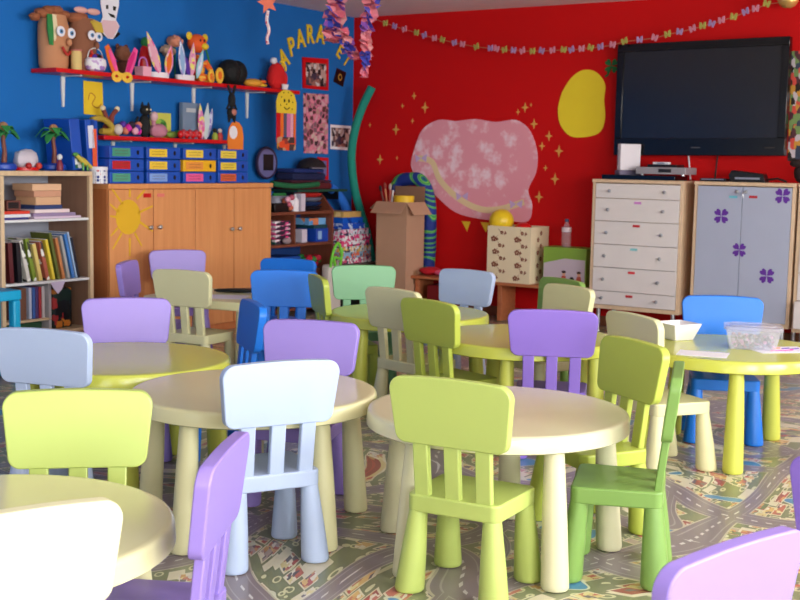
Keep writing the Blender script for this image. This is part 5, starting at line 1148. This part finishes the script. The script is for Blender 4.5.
gc = [(228,150,170),(216,180,70),(180,150,200),(236,190,190),(236,150,60),(190,190,90),(230,230,235),(240,160,150)]
protos = []
for c in gc:
    b = MB()
    for s_ in (-1,1): b.prism([(0,0),(s_*.010,.024),(s_*.026,.028),(s_*.028,.006),(s_*.023,-.022),(s_*.008,-.02)],-.003,.003)
    me = b.build('paper_butterfly', mat('butterfly_%d_%d' % (c[0],c[1]),c,.7), None); protos.append(me)
used_p = set(); bcount = {}
cn = {0:'rose pink',1:'mustard yellow',2:'lavender',3:'pale pink',4:'orange',5:'olive yellow',6:'white',7:'salmon'}
for i, (a, c) in enumerate(G3):
    k = (i*5+i//3)%8; o = protos[k]
    if k in used_p: o = o.copy(); COL.objects.link(o)
    used_p.add(k); o.location = wloc(FW,a,.18,c); o.rotation_euler = (0,.3*((i*7)%5-2)/2,FW.th+.25*((i*3)%3-1))
    px = gp[i][0]; ORD = ['first','second','third','fourth','fifth','sixth','seventh','eighth','ninth','tenth','eleventh','twelfth','thirteenth','fourteenth','fifteenth','sixteenth','seventeenth']; place = 'left of the pink wall hanging' if px < 440 else 'above the pink wall hanging' if px < 535 else 'between hanging and television' if px < 615 else 'above the television'
    bcount[place] = bcount.get(place,0)+1
    tag(o,cn[k]+' paper butterfly, '+ORD[bcount[place]-1]+' from the left of those '+place,'paper butterfly','paper butterflies on the garland')
for k, o in enumerate(protos):
    if k not in used_p: bpy.data.objects.remove(o)
t = thing('shiny_ornament','large shiny gold ornament at the upper right end of the garland','ornament',wloc(FW,gl[0],.17,wl(FW,.17,788,0)[1]),FW.th); MB().ball((0,0,0),(.075,.05,.055),0,18,jit=.1,rnd=R).build('ball', mat('gold_foil',(236,190,110),.25,metal=.6), t)
MB().tube([(0,0,.05),(0,0,.062)],.004,6).build('hanger', mat('string_tan',(190,110,80),.8), t)

# ------------------------------------------------------------------ hanging decorations
CRP = patch('crepe_paper',[(246,140,160),(246,160,170),(100,100,205),(240,130,150),(150,90,180),(248,175,175),(80,85,190),(240,140,150)],13,.6)
def crepe(name, label, pts, d, rad):
    P = spline([px3(*p,d) for p in pts],5); b = MB(); n_ = len(P); c = P[0].copy(); rr = random.Random(len(pts))
    # twisted folded ribbon: several crumpled fins turning round a core
    for f in range(4):
        vs = []; fs = []
        for i, p in enumerate(P):
            r_ = rad[0]+(rad[1]-rad[0])*i/(n_-1); a = f*PI/2+i*.8+rr.uniform(-.25,.25); q = Vector((cos(a),sin(a),.25*sin(i*1.7)))*r_*rr.uniform(.7,1.25)
            a2 = a+.9; q2 = Vector((cos(a2),sin(a2),0))*r_*.35
            vs += [p-c+q*.05, p-c+q, p-c+q2]
        for i in range(n_-1):
            for j in (0,1): fs.append((3*i+j,3*i+j+1,3*i+j+4,3*i+j+3))
            fs.append((3*i+2,3*i,3*i+3,3*i+5))
        b.add(vs,fs)
    o = b.build(name, CRP, None, loc=c, ang=20); tag(o,label,'crepe garland','pink and blue crepe streamers'); return o
crepe('crepe_streamer','left strand of the pink and blue crepe garland hanging from the ceiling',[(337,-24),(337,-5),(335,15),(333,32),(336,43)],8.6,(.082,.075))
crepe('crepe_streamer','low middle strand of the crepe garland, sagging between the two hanging strands',[(340,28),(346,40),(351,52),(358,59),(366,57)],8.55,(.06,.055))
crepe('crepe_streamer','right strand of the crepe garland with its end pointing down before the wall corner',[(377,-24),(373,-4),(369,14),(366,32),(366,48),(366,62),(364,78)],8.5,(.075,.03))
c = px3(268,3,8.4); t = thing('paper_star','orange-pink paper star with a curled ribbon tail hanging from the ceiling','star',c)
P = []
for k in range(10): a = PI/2+k*PI/5+.2; q = .075 if k%2 == 0 else .034; P.append((q*cos(a),q*sin(a)))
MB().prism(P,-.006,.006).build('star', mat('coral_card',(240,120,90),.6), t)
MB().tube(spline([Vector((.0,0,-.05)),Vector((-.008,0,-.12)),Vector((.008,0,-.18)),Vector((-.006,0,-.24)),Vector((.002,0,-.275))],5),.011,8).build('ribbon_tail', patch('tail_print',[(240,230,230),(220,90,110),(240,200,200)],60,.6), t)
MB().tube([(0,0,.06),(0,0,WALLH-c.z-.001)],.003,6).build('thread', PAPER, t)

# ------------------------------------------------------------------ things on the tables
TZ = .4807
def onT(name, label, cat, px, py, rz=0, z=TZ, g=None):
    x, y = onz(px,py,z); return thing(name,label,cat,(x,y,z),rz,g)
t = onT('white_bowl','square white plastic bowl on the lemon table','bowl',677,339,.45)
b = MB(); S0, S1, H_ = .052, .080, .078
vs = []
for s_, z in ((S0,0),(S1,H_),(S1-.006,H_),(S0-.006,.006)): vs += [(-s_,-s_,z),(s_,-s_,z),(s_,s_,z),(-s_,s_,z)]
fs = [(3,2,1,0),(12,13,14,15)]
for r_ in range(3):
    for k in range(4): k2 = (k+1)%4; fs.append((4*r_+k,4*r_+k2,4*r_+4+k2,4*r_+4+k))
b.add(vs,fs).build('bowl', mat('bowl_white',(240,236,238),.3), t, bevel=.004)
t = onT('clear_tub','clear plastic tub with a lid, full of small beads, on the lemon table','tub',752,348,-.25)
b = MB(); vs = []
for sx, sy, z in ((.098,.07,0),(.118,.085,.088),(.115,.082,.088),(.095,.067,.003)): vs += [(-sx,-sy,z),(sx,-sy,z),(sx,sy,z),(-sx,sy,z)]
b.add(vs,fs).build('tub', clear('frosted_plastic',(220,218,230),.3), t, bevel=.008)
MB().slab(rrect(.255,.19,.03),.0885,.102).slab(rrect(.20,.14,.03),.102,.108).build('lid', clear('frosted_lid',(226,220,228),.34), t, bevel=.003)
b = MB(); rr = random.Random(5)
bc = [mat('bead_%d' % i,c_,.5) for i, c_ in enumerate(((60,64,80),(150,60,110),(200,190,200),(90,110,140),(220,150,190)))]
for k in range(260): b.ball((rr.uniform(-.085,.085),rr.uniform(-.058,.058),rr.uniform(.012,.055)),.009,rr.randrange(5) if rr.random() > .4 else 0,6)
tag(b.build('beads', bc, t), None, None, None, 'stuff')
def sheetT(px, py, w, h, rz, label, m=PAPER, z=TZ, g=None):
    x, y = onz(px,py,z); o = MB().box(-w/2,w/2,-h/2,h/2,0,.0012).build('paper_sheet', m, None, loc=(x,y,z), rz=rz); return tag(o,label,'paper',g)
sheetT(703,354,.21,.15,-.35,'white sheet of paper at the front of the lemon table')
o = sheetT(780,350,.26,.17,.2,'white sheet with pink and dark felt pen marks, right of the clear tub')
b = MB()
for P, m_ in (([(-.06,-.03,.002),(.0,-.035,.002),(.05,-.02,.002)],0),([(.02,.02,.002),(.06,.03,.002)],1),([(.05,.0,.002),(.10,.02,.002)],1),([(-.02,.03,.002),(.02,.04,.002)],2)): b.tube(P,.0035,6,m_)
b.build('pen_marks',[PINK,PURPLE,ORANGE],o)
sheetT(226,297,.24,.2,ra+.3,'white paper sheet on the rectangular table behind the beige cream chair',z=.4807)
sheetT(246,291,.2,.16,ra-.2,'second white sheet on the rectangular table, beside the black pouch',z=.4822)
x, y = onz(237,292,.484); ob = MB().slab([(-.13,-.01),(.09,-.045),(.09,.05),(-.02,.03)],0,.022).build('black_pouch', BLACK, None, bevel=.006, loc=(x,y,.4838), rz=.15); tag(ob,'black pointed pouch on the papers of the rectangular table','pouch')
x, y = onz(221.5,290.5,.486); t = thing('black_pen','small black pen lying on the paper of the rectangular table','pen',(x,y,.4895),.5); MB().tube([(-.045,0,0),(.045,0,0)],.0065,8).build('barrel', BLACK, t)

# ------------------------------------------------------------------ camera, sky, colour
cam = bpy.data.cameras.new('camera'); co = bpy.data.objects.new('camera', cam); COL.objects.link(co)
cam.sensor_width = 36; cam.lens = CF*36/800; cam.clip_start = .05
co.location = (0,0,CH); co.rotation_euler = (Matrix.Rotation(PI/2-CT,4,'X')@Matrix.Rotation(CR,4,'Z')).to_euler()
cam.dof.use_dof = True; cam.dof.focus_distance = 3.7; cam.dof.aperture_fstop = 9
bpy.context.scene.camera = co
w = bpy.data.worlds.new('sky'); bpy.context.scene.world = w; w.use_nodes = True; nt = w.node_tree
sky = nt.nodes.new('ShaderNodeTexSky'); sky.sky_type = 'NISHITA'; sky.sun_disc = False; sky.sun_elevation = .7; sky.sun_rotation = 2.2
nt.links.new(sky.outputs[0], nt.nodes['Background'].inputs[0]); nt.nodes['Background'].inputs[1].default_value = .25
sc = bpy.context.scene; sc.view_settings.view_transform = 'Standard'; sc.view_settings.look = 'None'; sc.view_settings.gamma = 1; sc.view_settings.use_curve_mapping = False
sc.view_settings.exposure = 0.0
sc.cycles.max_bounces = 10; sc.cycles.diffuse_bounces = 5; sc.cycles.glossy_bounces = 3; sc.cycles.transparent_max_bounces = 12; sc.cycles.sample_clamp_indirect = 6
